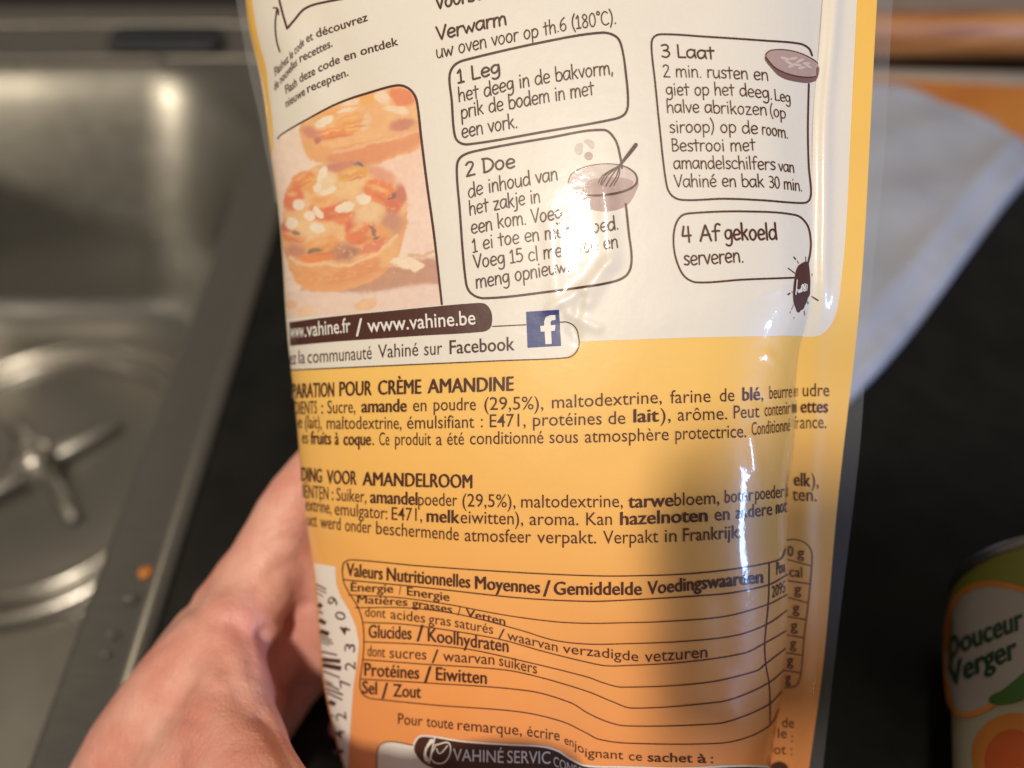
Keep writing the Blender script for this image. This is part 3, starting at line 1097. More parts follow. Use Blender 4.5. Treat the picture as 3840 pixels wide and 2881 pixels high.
area([(150, 1215), (240, 1262), (400, 1268), (560, 1270), (760, 1190), (900, 1060), (915, 1075), (770, 1212), (560, 1292), (390, 1288), (230, 1284), (150, 1240)], (252, 206, 156), 7, .9)
area([(450, 500), (560, 476), (800, 412), (1000, 360), (1050, 335), (1052, 352), (900, 408), (700, 458), (480, 520)], (250, 196, 150), 8, .8)
area([(860, 1255), (900, 1235), (1010, 1240), (1090, 1280), (1040, 1325), (960, 1310)], (252, 232, 204), 8)
area([(970, 1210), (1060, 1208), (1160, 1170), (1165, 1195), (1060, 1228)], (222, 176, 130), 8, .8)
blob(690, 1550, 85, 42, -12, (240, 196, 152), .2); blob(170, 1552, 45, 35, 10, (240, 196, 156), .2); blob(270, 1600, 60, 40, -20, (246, 208, 170), .3)
img *= (1 + .06 * (vnoise(X, Y, 14, 7) - .5) + .10 * (vnoise(X, Y, 30, 8) - .5))[:, None]
img = np.clip((img * .80 + lin((253, 224, 194)) * .20) * .92, 0, 1)
pq = px(16, np.stack([X, Y], 1))
p, n = BODY(pq[:, 0], pq[:, 1], 1.4e-4)
mesh_obj('tart_picture', p, grid_faces(260, 190, True), M_print, pouch, normals=n, cols=img)
Pen(BODY, TXT).stroke(px(16, T16 + R16[1:]), [5, 9, 9.5, 9.5, 8.5]).build('picture_outline', M_ink, pouch)


# ---- recipe boxes
def outline(k, pts, w, closed=True, surf=BODY, name='box_outline'):
    return Pen(surf, TXT).stroke(px(k, pts), w, closed).build(name, M_ink, pouch)


outline(1, [(1160, 420), (1172, 560), (1185, 730), (1205, 782), (1260, 800), (1700, 727), (2060, 662), (2125, 635), (2145, 580), (2135, 420), (2110, 260),
            (2080, 205), (2000, 183), (1700, 230), (1260, 330), (1190, 360)], 9.0)
outline(1, [(2133, 1130), (2150, 1290), (2165, 1440), (2140, 1520), (2050, 1562), (1700, 1615), (1350, 1650), (1278, 1622), (1250, 1560), (1215, 1150), (1200, 930),
            (1220, 872), (1300, 838), (1700, 765), (2010, 720), (2075, 775), (2105, 880), (2112, 930)], 9.0, False)
outline(2, [(1068, 300), (1050, 262), (1000, 237), (800, 220), (500, 200), (255, 187), (215, 205), (205, 255), (225, 450), (250, 700), (285, 990), (312, 1052), (370, 1078),
            (600, 1072), (800, 1080), (1020, 1095), (1052, 1080), (1062, 1030), (1050, 900), (1045, 700), (1050, 455)], 7.5, False)
outline(2, [(1045, 1420), (1058, 1360), (1060, 1290), (1040, 1210), (980, 1160), (700, 1140), (430, 1149), (365, 1165), (330, 1230), (325, 1330), (345, 1420), (385, 1492),
            (450, 1522), (700, 1507), (970, 1497)], 7.5, False)
# speech bubble and arrow at the top
outline(9, [(425, -60), (470, 130), (525, 320)], 8, False, name='bubble_outline')
outline(9, [(525, 320), (610, 220), (700, 115), (800, 62), (950, 25), (1150, -12)], 8, False, name='bubble_outline')
outline(9, [(445, 575), (410, 450), (395, 270), (413, 100)], 6, False, name='arrow_stroke')
outline(9, [(375, 92), (418, 95), (432, 165)], 6, False, name='arrow_stroke')

# ---- felt-pen recipe text
HT = [
 (1, 'Voorber', [(1085, 55), (1220, 22), (1385, -12)], 72, 11), (1, 'Verwarm', [(1090, 228), (1280, 180), (1480, 135)], 74, 10.5),
 (1, 'uw oven voor op th.6 (180°C).', [(1088, 327), (1350, 268), (1620, 212), (1800, 172), (2085, 132)], 74, 7),
 (1, '1 Leg', [(1205, 463), (1300, 440), (1445, 405)], 74, 10.5), (1, 'het deeg in de bakvorm,', [(1210, 566), (1340, 540), (1530, 492), (1740, 455), (2068, 408)], 76, 7.5),
 (1, 'prik de bodem in met', [(1224, 660), (1360, 628), (1480, 607), (1760, 557), (1962, 525)], 76, 7.5), (1, 'een vork.', [(1228, 767), (1340, 742), (1540, 705)], 76, 7.5),
 (1, '2 Doe', [(1250, 980), (1340, 957), (1528, 925)], 76, 10.5), (1, 'de inhoud van', [(1264, 1097), (1370, 1068), (1590, 1027), (1762, 995)], 76, 7.5),
 (1, 'het zakje in', [(1270, 1192), (1390, 1167), (1580, 1132), (1665, 1118)], 76, 7.5), (1, 'een kom. Voeg', [(1280, 1297), (1440, 1262), (1590, 1240), (1785, 1210)], 76, 7.5),
 (1, '1 ei toe en meng goed.', [(1288, 1397), (1440, 1362), (1660, 1330), (1900, 1297), (2098, 1268)], 74, 7.5),
 (1, 'Voeg 15 cl melk toe en', [(1295, 1488), (1480, 1457), (1640, 1440), (1850, 1407), (2095, 1368)], 74, 7.5), (1, 'meng opnieuw...', [(1306, 1597), (1500, 1562), (1700, 1525), (1860, 1498)], 76, 7.5),
 (2, '3 Laat', [(258, 310), (350, 312), (548, 321)], 68, 9), (2, '2 min. rusten en', [(268, 416), (500, 420), (740, 430), (838, 438)], 66, 6.5),
 (2, 'giet op het deeg.', [(283, 516), (530, 515), (690, 520), (858, 538)], 66, 6.5), (2, 'Leg', [(868, 542), (910, 548), (955, 558)], 58, 6),
 (2, 'halve abrikozen', [(288, 608), (500, 610), (830, 622)], 66, 6.5), (2, '(op', [(842, 628), (890, 634), (930, 642)], 62, 6),
 (2, 'siroop) op de', [(302, 716), (560, 715), (782, 722)], 66, 6.5), (2, 'room.', [(800, 726), (870, 735), (942, 747)], 62, 6),
 (2, 'Bestrooi met', [(314, 816), (620, 815), (768, 812)], 66, 6.5), (2, 'amandelschilfers', [(325, 911), (600, 910), (875, 916)], 66, 6.5), (2, 'van', [(890, 922), (930, 926), (975, 932)], 60, 6),
 (2, 'Vahiné en bak', [(330, 1010), (570, 1006), (815, 1010)], 66, 6.5), (2, '30 min.', [(838, 1012), (920, 1020), (1018, 1031)], 62, 6),
 (2, '4 Af', [(368, 1306), (480, 1298), (580, 1296)], 86, 10.5), (2, 'gekoeld', [(600, 1295), (740, 1293), (885, 1292)], 84, 10.5), (2, 'serveren.', [(380, 1431), (560, 1420), (705, 1412)], 76, 8.5),
]
for k, t, pts, h, w in HT:
    s = CR[k][2]
    pen = Pen(BODY, TXT)
    hand_text(pen, t, px(k, pts), h * s, w * s * 1.12)
    pen.build('recipe_lettering', M_ink, pouch)

# ---- printed sans text; every entry is one line: (crop, capital height, [(text, x0, y0, x1, y1, bold)...])
B_, N_ = .022, .002
LINES = [
 (9, 92, [('Flashez le code', 395, 850, 715, 500, .01), ('et', 740, 476, 815, 443, .012), ('découvrez', 850, 420, 1420, 232, .012)]),
 (9, 92, [('de nouvelles', 390, 1010, 640, 720, .01), ('recettes.', 668, 695, 1030, 515, .012)]),
 (9, 92, [('Flash', 515, 1045, 640, 950, .012), ('deze', 668, 918, 840, 825, .012), ('code', 872, 805, 1112, 697, .012), ('en', 1158, 680, 1290, 640, .012), ('ontdek', 1340, 618, 1758, 500, .012)]),
 (9, 92, [('nieuwe', 515, 1195, 728, 1050, .01), ('recepten.', 752, 1030, 1205, 838, .012)]),
 (3, 80, [('ez', 140, 581, 178, 578, N_), ('la', 192, 576, 230, 573, N_), ('communauté', 245, 573, 625, 547, N_), ('Vahiné', 662, 543, 900, 528, N_), ('sur', 935, 527, 1042, 520, N_), ('Facebook', 1085, 518, 1470, 495, .008)]),
 (3, 84, [('PARATION', 152, 779, 402, 770, B_), ('POUR', 432, 767, 625, 761, B_), ('CRÈME', 660, 759, 918, 753, B_), ('AMANDINE', 953, 751, 1465, 735, B_)]),
 (3, 76, [('DIENTS', 167, 876, 300, 871, N_), (':', 326, 871, 336, 871, N_), ('Sucre,', 362, 870, 527, 866, N_), ('amande', 562, 864, 832, 859, B_), ('en', 868, 858, 948, 856, N_), ('poudre', 990, 854, 1240, 851, N_),
          ('(29,5%),', 1290, 850, 1640, 845, N_), ('maltodextrine,', 1690, 840, 2341, 808, N_)]),
 (4, 66, [('farine', 422, 692, 626, 685, N_), ('de', 672, 683, 746, 680, N_), ('blé', 785, 678, 876, 674, B_), (',', 880, 674, 892, 673, N_), ('beurre', 922, 669, 1036, 661, N_), ('en', 1046, 660, 1068, 657, N_)]),
 (3, 76, [('e', 188, 955, 212, 955, N_), ('(lait),', 230, 957, 328, 960, N_), ('maltodextrine,', 358, 962, 800, 962, N_), ('émulsifiant', 833, 961, 1230, 955, N_), (':', 1270, 953, 1281, 952, N_), ('E471,', 1322, 952, 1535, 947, N_),
          ('protéines', 1578, 945, 1985, 935, N_), ('de', 2024, 934, 2125, 931, N_)]),
 (4, 66, [('lait', 235, 788, 366, 783, B_), ('),', 372, 783, 425, 781, N_), ('arôme.', 460, 780, 710, 773, N_), ('Peut', 742, 769, 872, 762, N_), ('contenir', 898, 757, 1028, 745, N_), ('noi', 1036, 742, 1062, 738, B_)]),
 (3, 76, [('es', 212, 1046, 248, 1049, N_), ('fruits', 262, 1051, 385, 1054, B_), ('à', 405, 1055, 430, 1056, B_), ('coque', 456, 1057, 620, 1058, B_), ('.', 628, 1058, 638, 1058, N_), ('Ce', 668, 1058, 728, 1058, N_), ('produit', 762, 1058, 975, 1058, N_),
          ('a', 1005, 1058, 1040, 1058, N_), ('été', 1070, 1057, 1170, 1055, N_), ('conditionné', 1205, 1054, 1640, 1047, N_), ('sous', 1676, 1046, 1845, 1044, N_), ('atmosphère', 1885, 1043, 2382, 1028, N_)]),
 (4, 66, [('protectrice.', 448, 876, 806, 863, N_), ('Conditionn', 833, 854, 1012, 833, N_), ('é', 1015, 833, 1026, 831, N_)]),
 (3, 80, [('DING', 207, 1268, 330, 1280, B_), ('VOOR', 358, 1285, 535, 1292, B_), ('AMANDELROOM', 568, 1296, 1220, 1313, B_)]),
 (3, 76, [('IËNTEN', 215, 1368, 368, 1382, N_), (':', 388, 1383, 398, 1384, N_), ('Suiker,', 415, 1386, 592, 1398, N_), ('amandel', 614, 1399, 895, 1413, B_), ('poeder', 899, 1414, 1130, 1419, N_), ('(29,5%),', 1160, 1421, 1475, 1427, N_),
          ('maltodextrine,', 1508, 1428, 2110, 1425, N_)]),
 (4, 66, [('tarwe', 208, 1220, 440, 1211, B_), ('bloem,', 443, 1210, 670, 1199, N_), ('boter', 698, 1196, 842, 1184, N_), ('poeder', 852, 1181, 997, 1167, N_), ('(b', 1004, 1165, 1018, 1162, N_)]),
 (3, 76, [('extrine,', 232, 1443, 385, 1465, N_), ('emulgator:', 405, 1470, 716, 1497, N_), ('E471,', 742, 1500, 922, 1508, N_), ('melk', 948, 1511, 1145, 1520, B_), ('eiwitten),', 1149, 1520, 1520, 1529, N_), ('aroma.', 1558, 1531, 1847, 1532, N_), ('Kan', 1893, 1532, 2046, 1530, N_)]),
 (4, 66, [('hazelnoten', 168, 1307, 612, 1288, B_), ('en', 648, 1285, 722, 1281, N_), ('andere', 755, 1277, 937, 1256, N_), ('not', 955, 1250, 1012, 1240, B_)]),
 (3, 76, [('uct', 243, 1533, 300, 1542, N_), ('werd', 320, 1547, 440, 1562, N_), ('onder', 466, 1567, 622, 1580, N_), ('beschermende', 650, 1584, 1140, 1622, N_), ('atmosfeer', 1174, 1626, 1567, 1636, N_), ('verpakt.', 1603, 1638, 1952, 1640, N_)]),
 (4, 66, [('Verpakt', 83, 1402, 362, 1394, N_), ('in', 395, 1393, 455, 1391, N_), ('Frankrijk.', 488, 1390, 782, 1372, N_)]),
 (5, 76, [('Valeurs', 474, 408, 690, 433, B_), ('Nutritionnelles', 712, 436, 1208, 482, B_), ('Moyennes', 1234, 486, 1622, 515, B_), ('/', 1636, 530, 1684, 533, .01), ('Gemiddelde', 1700, 521, 2224, 522, B_)]),
 (6, 66, [('Voedingswaarden', 306, 445, 892, 385, B_)]),
 (5, 50, [('Énergie', 500, 500, 752, 510, .012), ('/', 785, 520, 798, 520, .008), ('Energie', 832, 523, 1085, 560, .012)]),
 (5, 48, [('Matières', 538, 570, 836, 588, .012), ('grasses', 862, 592, 1100, 632, .012), ('/', 1133, 642, 1150, 644, .008), ('Vetten', 1180, 650, 1415, 703, .012)]),
 (5, 58, [('dont', 585, 650, 706, 660, N_), ('acides', 735, 663, 940, 688, N_), ('gras', 960, 691, 1092, 708, N_), ('saturés', 1115, 712, 1342, 755, N_), ('/', 1372, 780, 1412, 784, N_), ('waarvan', 1425, 788, 1724, 860, N_), ('verzadigde', 1755, 866, 2203, 916, N_)]),
 (6, 60, [('vetzuren', 294, 787, 610, 762, N_)]),
 (5, 76, [('Glucides', 605, 775, 860, 786, .016), ('/', 888, 795, 932, 797, .01), ('Koolhydraten', 955, 795, 1434, 862, .016)]),
 (5, 64, [('dont', 600, 884, 703, 893, N_), ('sucres', 730, 895, 948, 906, N_), ('/', 978, 925, 1020, 927, N_), ('waarvan', 1046, 914, 1350, 936, N_), ('suikers', 1378, 940, 1602, 990, N_)]),
 (5, 76, [('Protéines', 580, 1000, 906, 1020, .016), ('/', 932, 1040, 980, 1042, .01), ('Eiwitten', 1003, 1026, 1306, 1050, .016)]),
 (5, 74, [('Sel', 568, 1105, 656, 1112, .016), ('/', 682, 1135, 722, 1137, .01), ('Zout', 750, 1123, 916, 1133, .016)]),
 (5, 64, [('Pour', 780, 1286, 925, 1300, N_), ('toute', 948, 1302, 1106, 1318, N_), ('remarque,', 1132, 1322, 1512, 1354, N_), ('écrire', 1543, 1358, 1736, 1386, N_)]),
 (13, 62, [('en', 1505, 532, 1568, 556, N_), ('jo', 1572, 566, 1640, 602, N_), ('ignant', 1648, 622, 1912, 640, N_), ('ce', 1950, 646, 2042, 650, N_)]),
 (6, 46, [('sachet', 308, 1288, 536, 1293, .012), ('à', 560, 1294, 606, 1295, .012), (':', 627, 1296, 639, 1296, .012)]),
]
for k, h, chunks in LINES:
    s = CR[k][2]
    pen = Pen(BODY, TXT)
    up = (-.16, -1) if k == 9 else None
    for t, x0, y0, x1, y1, bo in chunks:
        hh = h * (1.25 if t == '/' and h > 60 else 1)
        type_text(pen, t, px(k, [(x0, y0), (x1, y1)]), hh * s, bo, up=up, lim=(4 if x0 < 260 else 8) if k in (3, 9) and x0 < 480 else 16)
    pen.build('lettering', M_ink, pouch)
FL = [
 (4, 66, [('udre', 1092, 655, 1226, 655, N_)]), (4, 66, [('ettes', 1080, 738, 1220, 738, B_)]), (4, 66, [('fr', 1050, 822, 1072, 820, N_), ('ance.', 1078, 819, 1210, 817, N_)]),
 (4, 66, [('elk', 1046, 1107, 1132, 1112, B_), ('),', 1136, 1112, 1172, 1114, N_)]), (4, 66, [('ten.', 1040, 1183, 1162, 1187, N_)]),
 (6, 52, [('0', 1016, 250, 1046, 252, N_), ('g', 1066, 256, 1100, 258, N_)]), (6, 52, [('cal', 1026, 354, 1090, 358, N_)]),
 (6, 52, [('g', 1050, 440, 1085, 442, N_)]), (6, 52, [('g', 1042, 535, 1076, 537, N_)]), (6, 52, [('g', 1032, 624, 1066, 626, N_)]), (6, 52, [('g', 1028, 714, 1060, 716, N_)]),
 (6, 52, [('g', 1012, 800, 1045, 802, .01)]), (6, 52, [('g', 1004, 888, 1032, 890, .01)]),
 (6, 50, [('de', 988, 1115, 1048, 1118, N_)]), (6, 50, [('le', 966, 1168, 1012, 1170, N_), (':', 1034, 1190, 1042, 1190, N_)]), (6, 50, [('ot', 946, 1250, 1008, 1252, N_), (':', 1030, 1256, 1038, 1256, N_)]),
]
for k, h, chunks in FL:
    s = CR[k][2]
    pen = Pen(FLAP, TXT)
    for t, x0, y0, x1, y1, bo in chunks:
        type_text(pen, t, px(k, [(x0, y0), (x1, y1)]), h * s, bo)
    pen.build('lettering', M_ink, pouch)
pen = Pen(FLAP, TXT)
for pts in ([(1000, 172), (1040, 166), (1090, 175), (1130, 210), (1140, 262), (1125, 450), (1100, 660), (1082, 850), (1058, 905), (1000, 915)], [(1010, 266), (1136, 300)], [(1012, 374), (1128, 391)],
            [(1015, 458), (1116, 486)], [(1015, 556), (1108, 571)], [(1012, 648), (1100, 663)], [(1008, 738), (1090, 751)], [(1000, 828), (1082, 840)]):
    pen.stroke(px(6, pts), 3.6)
pen.build('table_lines', M_ink, pouch)
Pen(FLAP, 1e-4).fill(px(6, [(920, 1340), (940, 1300), (985, 1290), (1020, 1320), (1030, 1420), (910, 1420)])).build('service_banner', M_ink, pouch)

# ---- nutrition table
a6 = lambda pts: [tuple(((q - np.array(CR[5][:2])) / CR[5][2])) for q in px(6, pts)]
TL = [
 [(450, 385), (462, 330), (512, 315), (900, 350), (1500, 390), (1896, 408)] + a6([(200, 350), (500, 340), (750, 315), (920, 284), (985, 260), (1002, 215)]),
 [(455, 432), (900, 475), (1500, 540), (1896, 560)] + a6([(200, 472), (500, 455), (740, 435), (920, 395), (1012, 345)]),
 [(487, 522), (800, 540), (1085, 580), (1400, 640), (1700, 680), (1896, 690)] + a6([(200, 586), (400, 580), (700, 555), (915, 495), (1012, 445)]),
 [(527, 598), (850, 600), (1150, 640), (1500, 730), (1700, 790), (1896, 813)] + a6([(200, 692), (500, 680), (760, 650), (910, 595), (1012, 525)]),
 [(570, 685), (800, 695), (1100, 735), (1400, 790), (1650, 860), (1896, 920)] + a6([(90, 803), (170, 804), (500, 785), (800, 740), (900, 690), (1008, 628)]),
 [(578, 800), (900, 815), (1200, 845), (1500, 910), (1896, 1007)] + a6([(90, 892), (180, 912), (600, 890), (860, 830), (900, 798), (1004, 718)]),
 [(575, 905), (900, 930), (1400, 965), (1600, 1005), (1896, 1092)] + a6([(130, 985), (230, 1018), (650, 990), (760, 965), (920, 890), (998, 825)]),
 [(562, 1020), (900, 1040), (1550, 1090), (1800, 1160), (1900, 1220)] + a6([(100, 1085), (200, 1108), (640, 1098), (760, 1072), (920, 1000), (985, 935)]),
 [(450, 385), (460, 450), (490, 510), (540, 590), (570, 680), (578, 800), (570, 920), (555, 1030), (562, 1095), (600, 1130), (700, 1145), (1000, 1175), (1500, 1215), (1750, 1272), (1895, 1340)]
 + a6([(60, 1175), (200, 1195), (650, 1197), (800, 1170), (925, 1105), (972, 1025)]),
 a6([(922, 285), (918, 480), (900, 690), (905, 800), (922, 900), (927, 1105)]),
]
pen = Pen(BODY, TXT)
for i, t in enumerate(TL):
    pen.stroke(px(5, t), 4.6 if i in (0, 1) else 3.8)
pen.build('table_lines', M_ink, pouch)
pen = Pen(BODY, TXT)
type_text(pen, 'Pou', px(6, [(958, 345), (1000, 332)]), 62 * CR[6][2], .012)
pen.build('lettering', M_ink, pouch)
pen = Pen(BODY, TXT)
type_text(pen, '2095', px(6, [(936, 462), (1002, 432)]), 58 * CR[6][2], N_)
pen.build('lettering', M_ink, pouch)

# ---- web banner, social box
ub = float(XL(1290.0)) + 8
xb = (ub - 1000) / CR[3][2]
top_b = catmull([(xb - 4, 330), (300, 307), (500, 285), (700, 266), (900, 246), (1250, 216), (1300, 224), (1332, 270), (1336, 330), (1322, 368), (1280, 387), (900, 411), (700, 425), (400, 446), (xb + 2, 470)], 12)
Pen(BODY, 1.5e-4).fill(px(3, top_b), 20, False).build('web_banner', M_ink, pouch)
pen = Pen(BODY, 2.6e-4)
for t, x0, y0, x1, y1 in (('www', 146, 424, 226, 417), ('.vahine.fr', 230, 416, 502, 388), ('/', 532, 412, 574, 408), ('www.vahine.be', 602, 390, 1240, 342)):
    type_text(pen, t, px(3, [(x0, y0), (x1, y1)]), (84 if t != '/' else 100) * CR[3][2], .006, lim=4 if x0 < 240 else 12)
pen.build('banner_lettering', M_white, pouch)
outline(3, [(1340, 355), (1440, 350), (1537, 345)], 4.5, False, name='social_box_outline')
outline(3, [(1738, 330), (1785, 330), (1832, 362), (1850, 425), (1849, 475), (1822, 520), (1780, 540), (1400, 557), (900, 579), (500, 597), (xb + 10, 613)], 4.5, False, name='social_box_outline')
sq = Pen(BODY, 1.5e-4).fill(px(3, [(1537, 268), (1732, 255), (1745, 470), (1546, 482)]), 20, False).build('social_icon', M_blue, pouch)
Pen(BODY, 2.6e-4).fill(px(3, [(1652, 460), (1648, 385), (1625, 386), (1622, 352), (1646, 350), (1645, 325), (1655, 300), (1680, 288), (1710, 287), (1712, 316), (1690, 319), (1683, 330), (1684, 348), (1712, 346), (1708, 380), (1686, 382), (1690, 458)]),
                     20, False).build('icon_letter', M_white, sq)

# ---- bowl with whisk, egg
Pen(BODY, 1.3e-4).fill(px(15, [(470, 470), (490, 550), (560, 620), (690, 651), (820, 632), (900, 590), (955, 500), (976, 400), (900, 460), (700, 515), (560, 515)]), 20).build('bowl_drawing', M_mauve, pouch)
Pen(BODY, 1.5e-4).fill(px(15, [(400, 400), (430, 340), (520, 288), (690, 258), (850, 272), (950, 330), (973, 400), (930, 452), (830, 492), (690, 515), (560, 515), (460, 480)]), 20).build('bowl_drawing', M_mauve_l, pouch)
Pen(BODY, 1.7e-4).fill(px(15, [(520, 500), (545, 420), (620, 378), (800, 368), (940, 400), (920, 445), (820, 490), (690, 508), (580, 510)]), 20).build('bowl_drawing', M_mauve, pouch)
Pen(BODY, TXT).stroke(px(15, [(400, 410), (425, 345), (520, 287), (690, 256), (850, 271), (950, 330), (972, 400), (930, 452), (830, 492), (690, 515), (560, 515), (480, 490)]), [3.5, 3, 3, 4, 7, 9, 9, 8, 4]).build('bowl_drawing', M_ink, pouch)
pen = Pen(BODY, 2.4e-4)
pen.stroke(px(15, [(962, 98), (900, 178), (828, 268)]), [15, 14, 9])
for e, mid in (((650, 412), (690, 350)), ((678, 432), (730, 350)), ((712, 442), (765, 350)), ((745, 446), (800, 360)), ((778, 436), (822, 350)), ((668, 425), (706, 352))):
    pen.stroke(px(15, [(826, 270), mid, e]), [5, 4, 3])
pen.build('whisk_drawing', M_ink, pouch)
pen = Pen(BODY, TXT)
pen.fill(px(15, [(450, 135), (475, 90), (515, 82), (520, 130), (505, 180), (470, 172)]), 20)
pen.fill(px(15, [(530, 65), (570, 52), (615, 75), (612, 120), (598, 132), (560, 95)]), 20)
pen.build('egg_drawing', M_mauve_l, pouch)
Pen(BODY, TXT).ellipse(px(15, [(570, 190)])[0], 16, 15).build('egg_drawing', M_mauve, pouch)

# ---- pan with almonds
Pen(BODY, 2.1e-4).fill(px(2, [(820, 305), (862, 385), (905, 420), (960, 438), (1050, 448), (1095, 430), (1114, 385), (1110, 360), (1000, 330)]), 20).build('pan_drawing', M_mauve_d, pouch)
Pen(BODY, 2.6e-4).fill(px(2, [(818, 297), (850, 273), (950, 275), (1050, 310), (1112, 362), (1106, 402), (1050, 418), (950, 404), (870, 368), (826, 320)]), 20).build('pan_drawing', M_mauve, pouch)
Pen(BODY, 2.8e-4).stroke(px(2, [(818, 297), (850, 273), (950, 275), (1050, 310), (1112, 362), (1106, 402), (1050, 418), (950, 404), (870, 368), (826, 320)]), 4, True).build('pan_drawing', M_ink, pouch)
pen = Pen(BODY, 3.0e-4)
for x, y, rx, ry, a in ((920, 318, 26, 8, 15), (965, 318, 22, 8, -10), (940, 340, 24, 8, 30), (1000, 330, 24, 8, -25), (985, 352, 26, 8, 10), (1035, 345, 22, 8, 0), (1010, 368, 22, 8, -10), (1045, 360, 20, 7, 25), (955, 358, 20, 7, -20)):
    pen.ellipse(px(2, [(x, y)])[0], rx * CR[2][2], ry * CR[2][2], a, 14)
pen.build('almond_drawing', M_mauve_l, pouch)

# ---- ink splat
Pen(BODY, TXT).fill(px(12, [(550, 480), (590, 400), (640, 365), (700, 337), (742, 352), (758, 430), (768, 520), (776, 640), (772, 780), (765, 862), (738, 900), (722, 960), (690, 1020), (668, 1072), (622, 1100), (604, 1128),
                            (568, 1120), (545, 1060), (515, 980), (505, 860), (512, 720), (530, 590)]), 12, closed_step=6).build('splat_drawing', M_ink, pouch)
pen = Pen(BODY, TXT)
for x0, y0, x1, y1, w in ((520, 270, 545, 302, 5.5), (572, 328, 590, 365, 3), (430, 442, 535, 522, 4), (700, 265, 703, 335, 3), (430, 850, 455, 832, 6), (490, 800, 491, 826, 2.5), (512, 1010, 482, 1085, 2),
                          (458, 1138, 464, 1112, 2.5), (680, 1105, 688, 1170, 3), (519, 1228, 522, 1200, 2), (748, 340, 762, 262, 2), (735, 965, 738, 992, 4)):
    pen.stroke(px(12, [(x0, y0), (x1, y1)]), w)
pen.build('splat_drawing', M_ink, pouch)
pen = Pen(FLAP, TXT)
pen.stroke(px(12, [(800, 878), (850, 908), (905, 940)]), [3, 5.5, 5]); pen.stroke(px(12, [(802, 558), (804, 528)]), 4.5)
pen.build('splat_drawing', M_ink, pouch)
Pen(BODY, 3.0e-4).stroke(px(12, [(565, 625), (556, 740), (543, 855), (556, 780), (576, 770), (582, 828), (598, 765), (600, 826), (628, 750), (622, 822), (650, 690), (648, 800), (684, 680), (676, 800), (706, 690), (712, 785)]), 3.4).build('splat_lettering', M_white, pouch)

# ---- barcode
bv = np.linspace(2108, 3100, 30)
left = [(float(XL(q)) + 7, q) for q in bv]
right = px(14, [(255, 150), (262, 280), (300, 380), (360, 480), (410, 600), (434, 730), (422, 850), (392, 1050), (376, 1250), (360, 1500), (350, 1660), (345, 2050)])
Pen(BODY, 7e-5).fill(np.concatenate([right[::-1], px(14, [(100, 124)]), np.array(left)]), 14, False, 8).build('barcode_field', M_white, pouch)
pen = Pen(BODY, TXT)
for x0, y0, x1, y1, w in ((105, 282, 190, 320, 9), (106, 312, 190, 347, 7), (110, 345, 168, 374, 6), (112, 430, 158, 452, 26), (112, 482, 166, 502, 9), (115, 548, 186, 576, 24), (120, 632, 210, 656, 28), (124, 668, 232, 702, 8), (128, 692, 242, 728, 8),
                          (130, 716, 215, 738, 6), (134, 786, 272, 812, 10), (138, 845, 296, 858, 24), (142, 885, 302, 912, 28), (150, 932, 292, 980, 9), (156, 1000, 240, 1030, 7), (172, 1022, 288, 1072, 10), (184, 1062, 314, 1108, 11), (190, 1092, 310, 1146, 10),
                          (196, 1160, 258, 1180, 26), (228, 1262, 246, 1270, 12)):
    a = px(14, [(x0, y0), (x1, y1)])
    a[0, 0] = max(a[0, 0], float(XL(a[0, 1])) + 9)
    pen.stroke(a, w * 1.25 * CR[14][2], caps=False)
pen.build('barcode_bars', M_ink, pouch)
pen = Pen(BODY, TXT)
for ch, x, y, ux, uy in (('9', 262, 455, -1, -.5), ('0', 322, 560, -1, -.35), ('4', 356, 668, -1, -.25), ('3', 402, 792, -1, -.1), ('2', 408, 925, -1, 0), ('7', 372, 1050, -1, .1), ('2', 342, 1298, -1, .1), ('4', 332, 1432, -1, .1), ('1', 318, 1545, -1, .1)):
    dirv = np.array([-uy, ux]) / math.hypot(ux, uy)
    a = np.array([x, y], float)
    type_text(pen, ch, px(14, [a, a + dirv * (62 if ch != '1' else 30)]), 78 * CR[14][2], N_, up=(ux, uy))
pen.build('barcode_digits', M_ink, pouch)

# ---- service banner at the bottom
Pen(BODY, 8e-5).fill(px(13, [(212, 900), (214, 600), (232, 542), (290, 518), (500, 545), (900, 600), (900, 950)]), 24, False).build('service_field', M_white, pouch)
outline(13, [(212, 900), (212, 620), (225, 550), (290, 517), (480, 545)], 3.5, False, name='service_outline')
ban = [(466, 590), (478, 512), (525, 476), (800, 514), (1100, 536), (1350, 550), (1460, 580), (1540, 632), (1650, 682), (1900, 692), (2300, 700), (2900, 690), (2930, 760), (2800, 860), (1600, 860), (1000, 830), (560, 690)]
Pen(BODY, 1.5e-4).fill(px(13, ban), 24).build('service_banner', M_ink, pouch)
Pen(BODY, TXT).stroke(px(13, ban), 7, True).build('service_outline', M_white, pouch)
pen = Pen(BODY, 2.6e-4)
for t, x0, y0, x1, y1, h in (('VAHINÉ', 738, 646, 1086, 662, 82), ('SERVIC', 1112, 662, 1408, 668, 84), ('CONSO', 1430, 680, 1640, 770, 66)):
    type_text(pen, t, px(13, [(x0, y0), (x1, y1)]), h * CR[13][2], .004)
pen.stroke(px(13, [(590, 510), (555, 560), (545, 610), (558, 640)]), [16, 9, 9, 16]); pen.stroke(px(13, [(612, 490), (572, 665)]), 5)
pen.stroke(px(13, [(618, 538), (714, 532), (682, 655), (590, 640), (618, 538)]), 5, raw=False); pen.stroke(px(13, [(625, 565), (645, 598), (700, 545)]), 5)
pen.build('banner_lettering', M_white, pouch)

# ------------------------------------------------------------------ the hand
# joints as (u, v, distance from lens, radius): a left hand, index and the other fingers behind the pouch, thumb coming round to the front
def J(u, v, d, r):
    return (P(np.float64(u), np.float64(v), np.float64(d)), r)


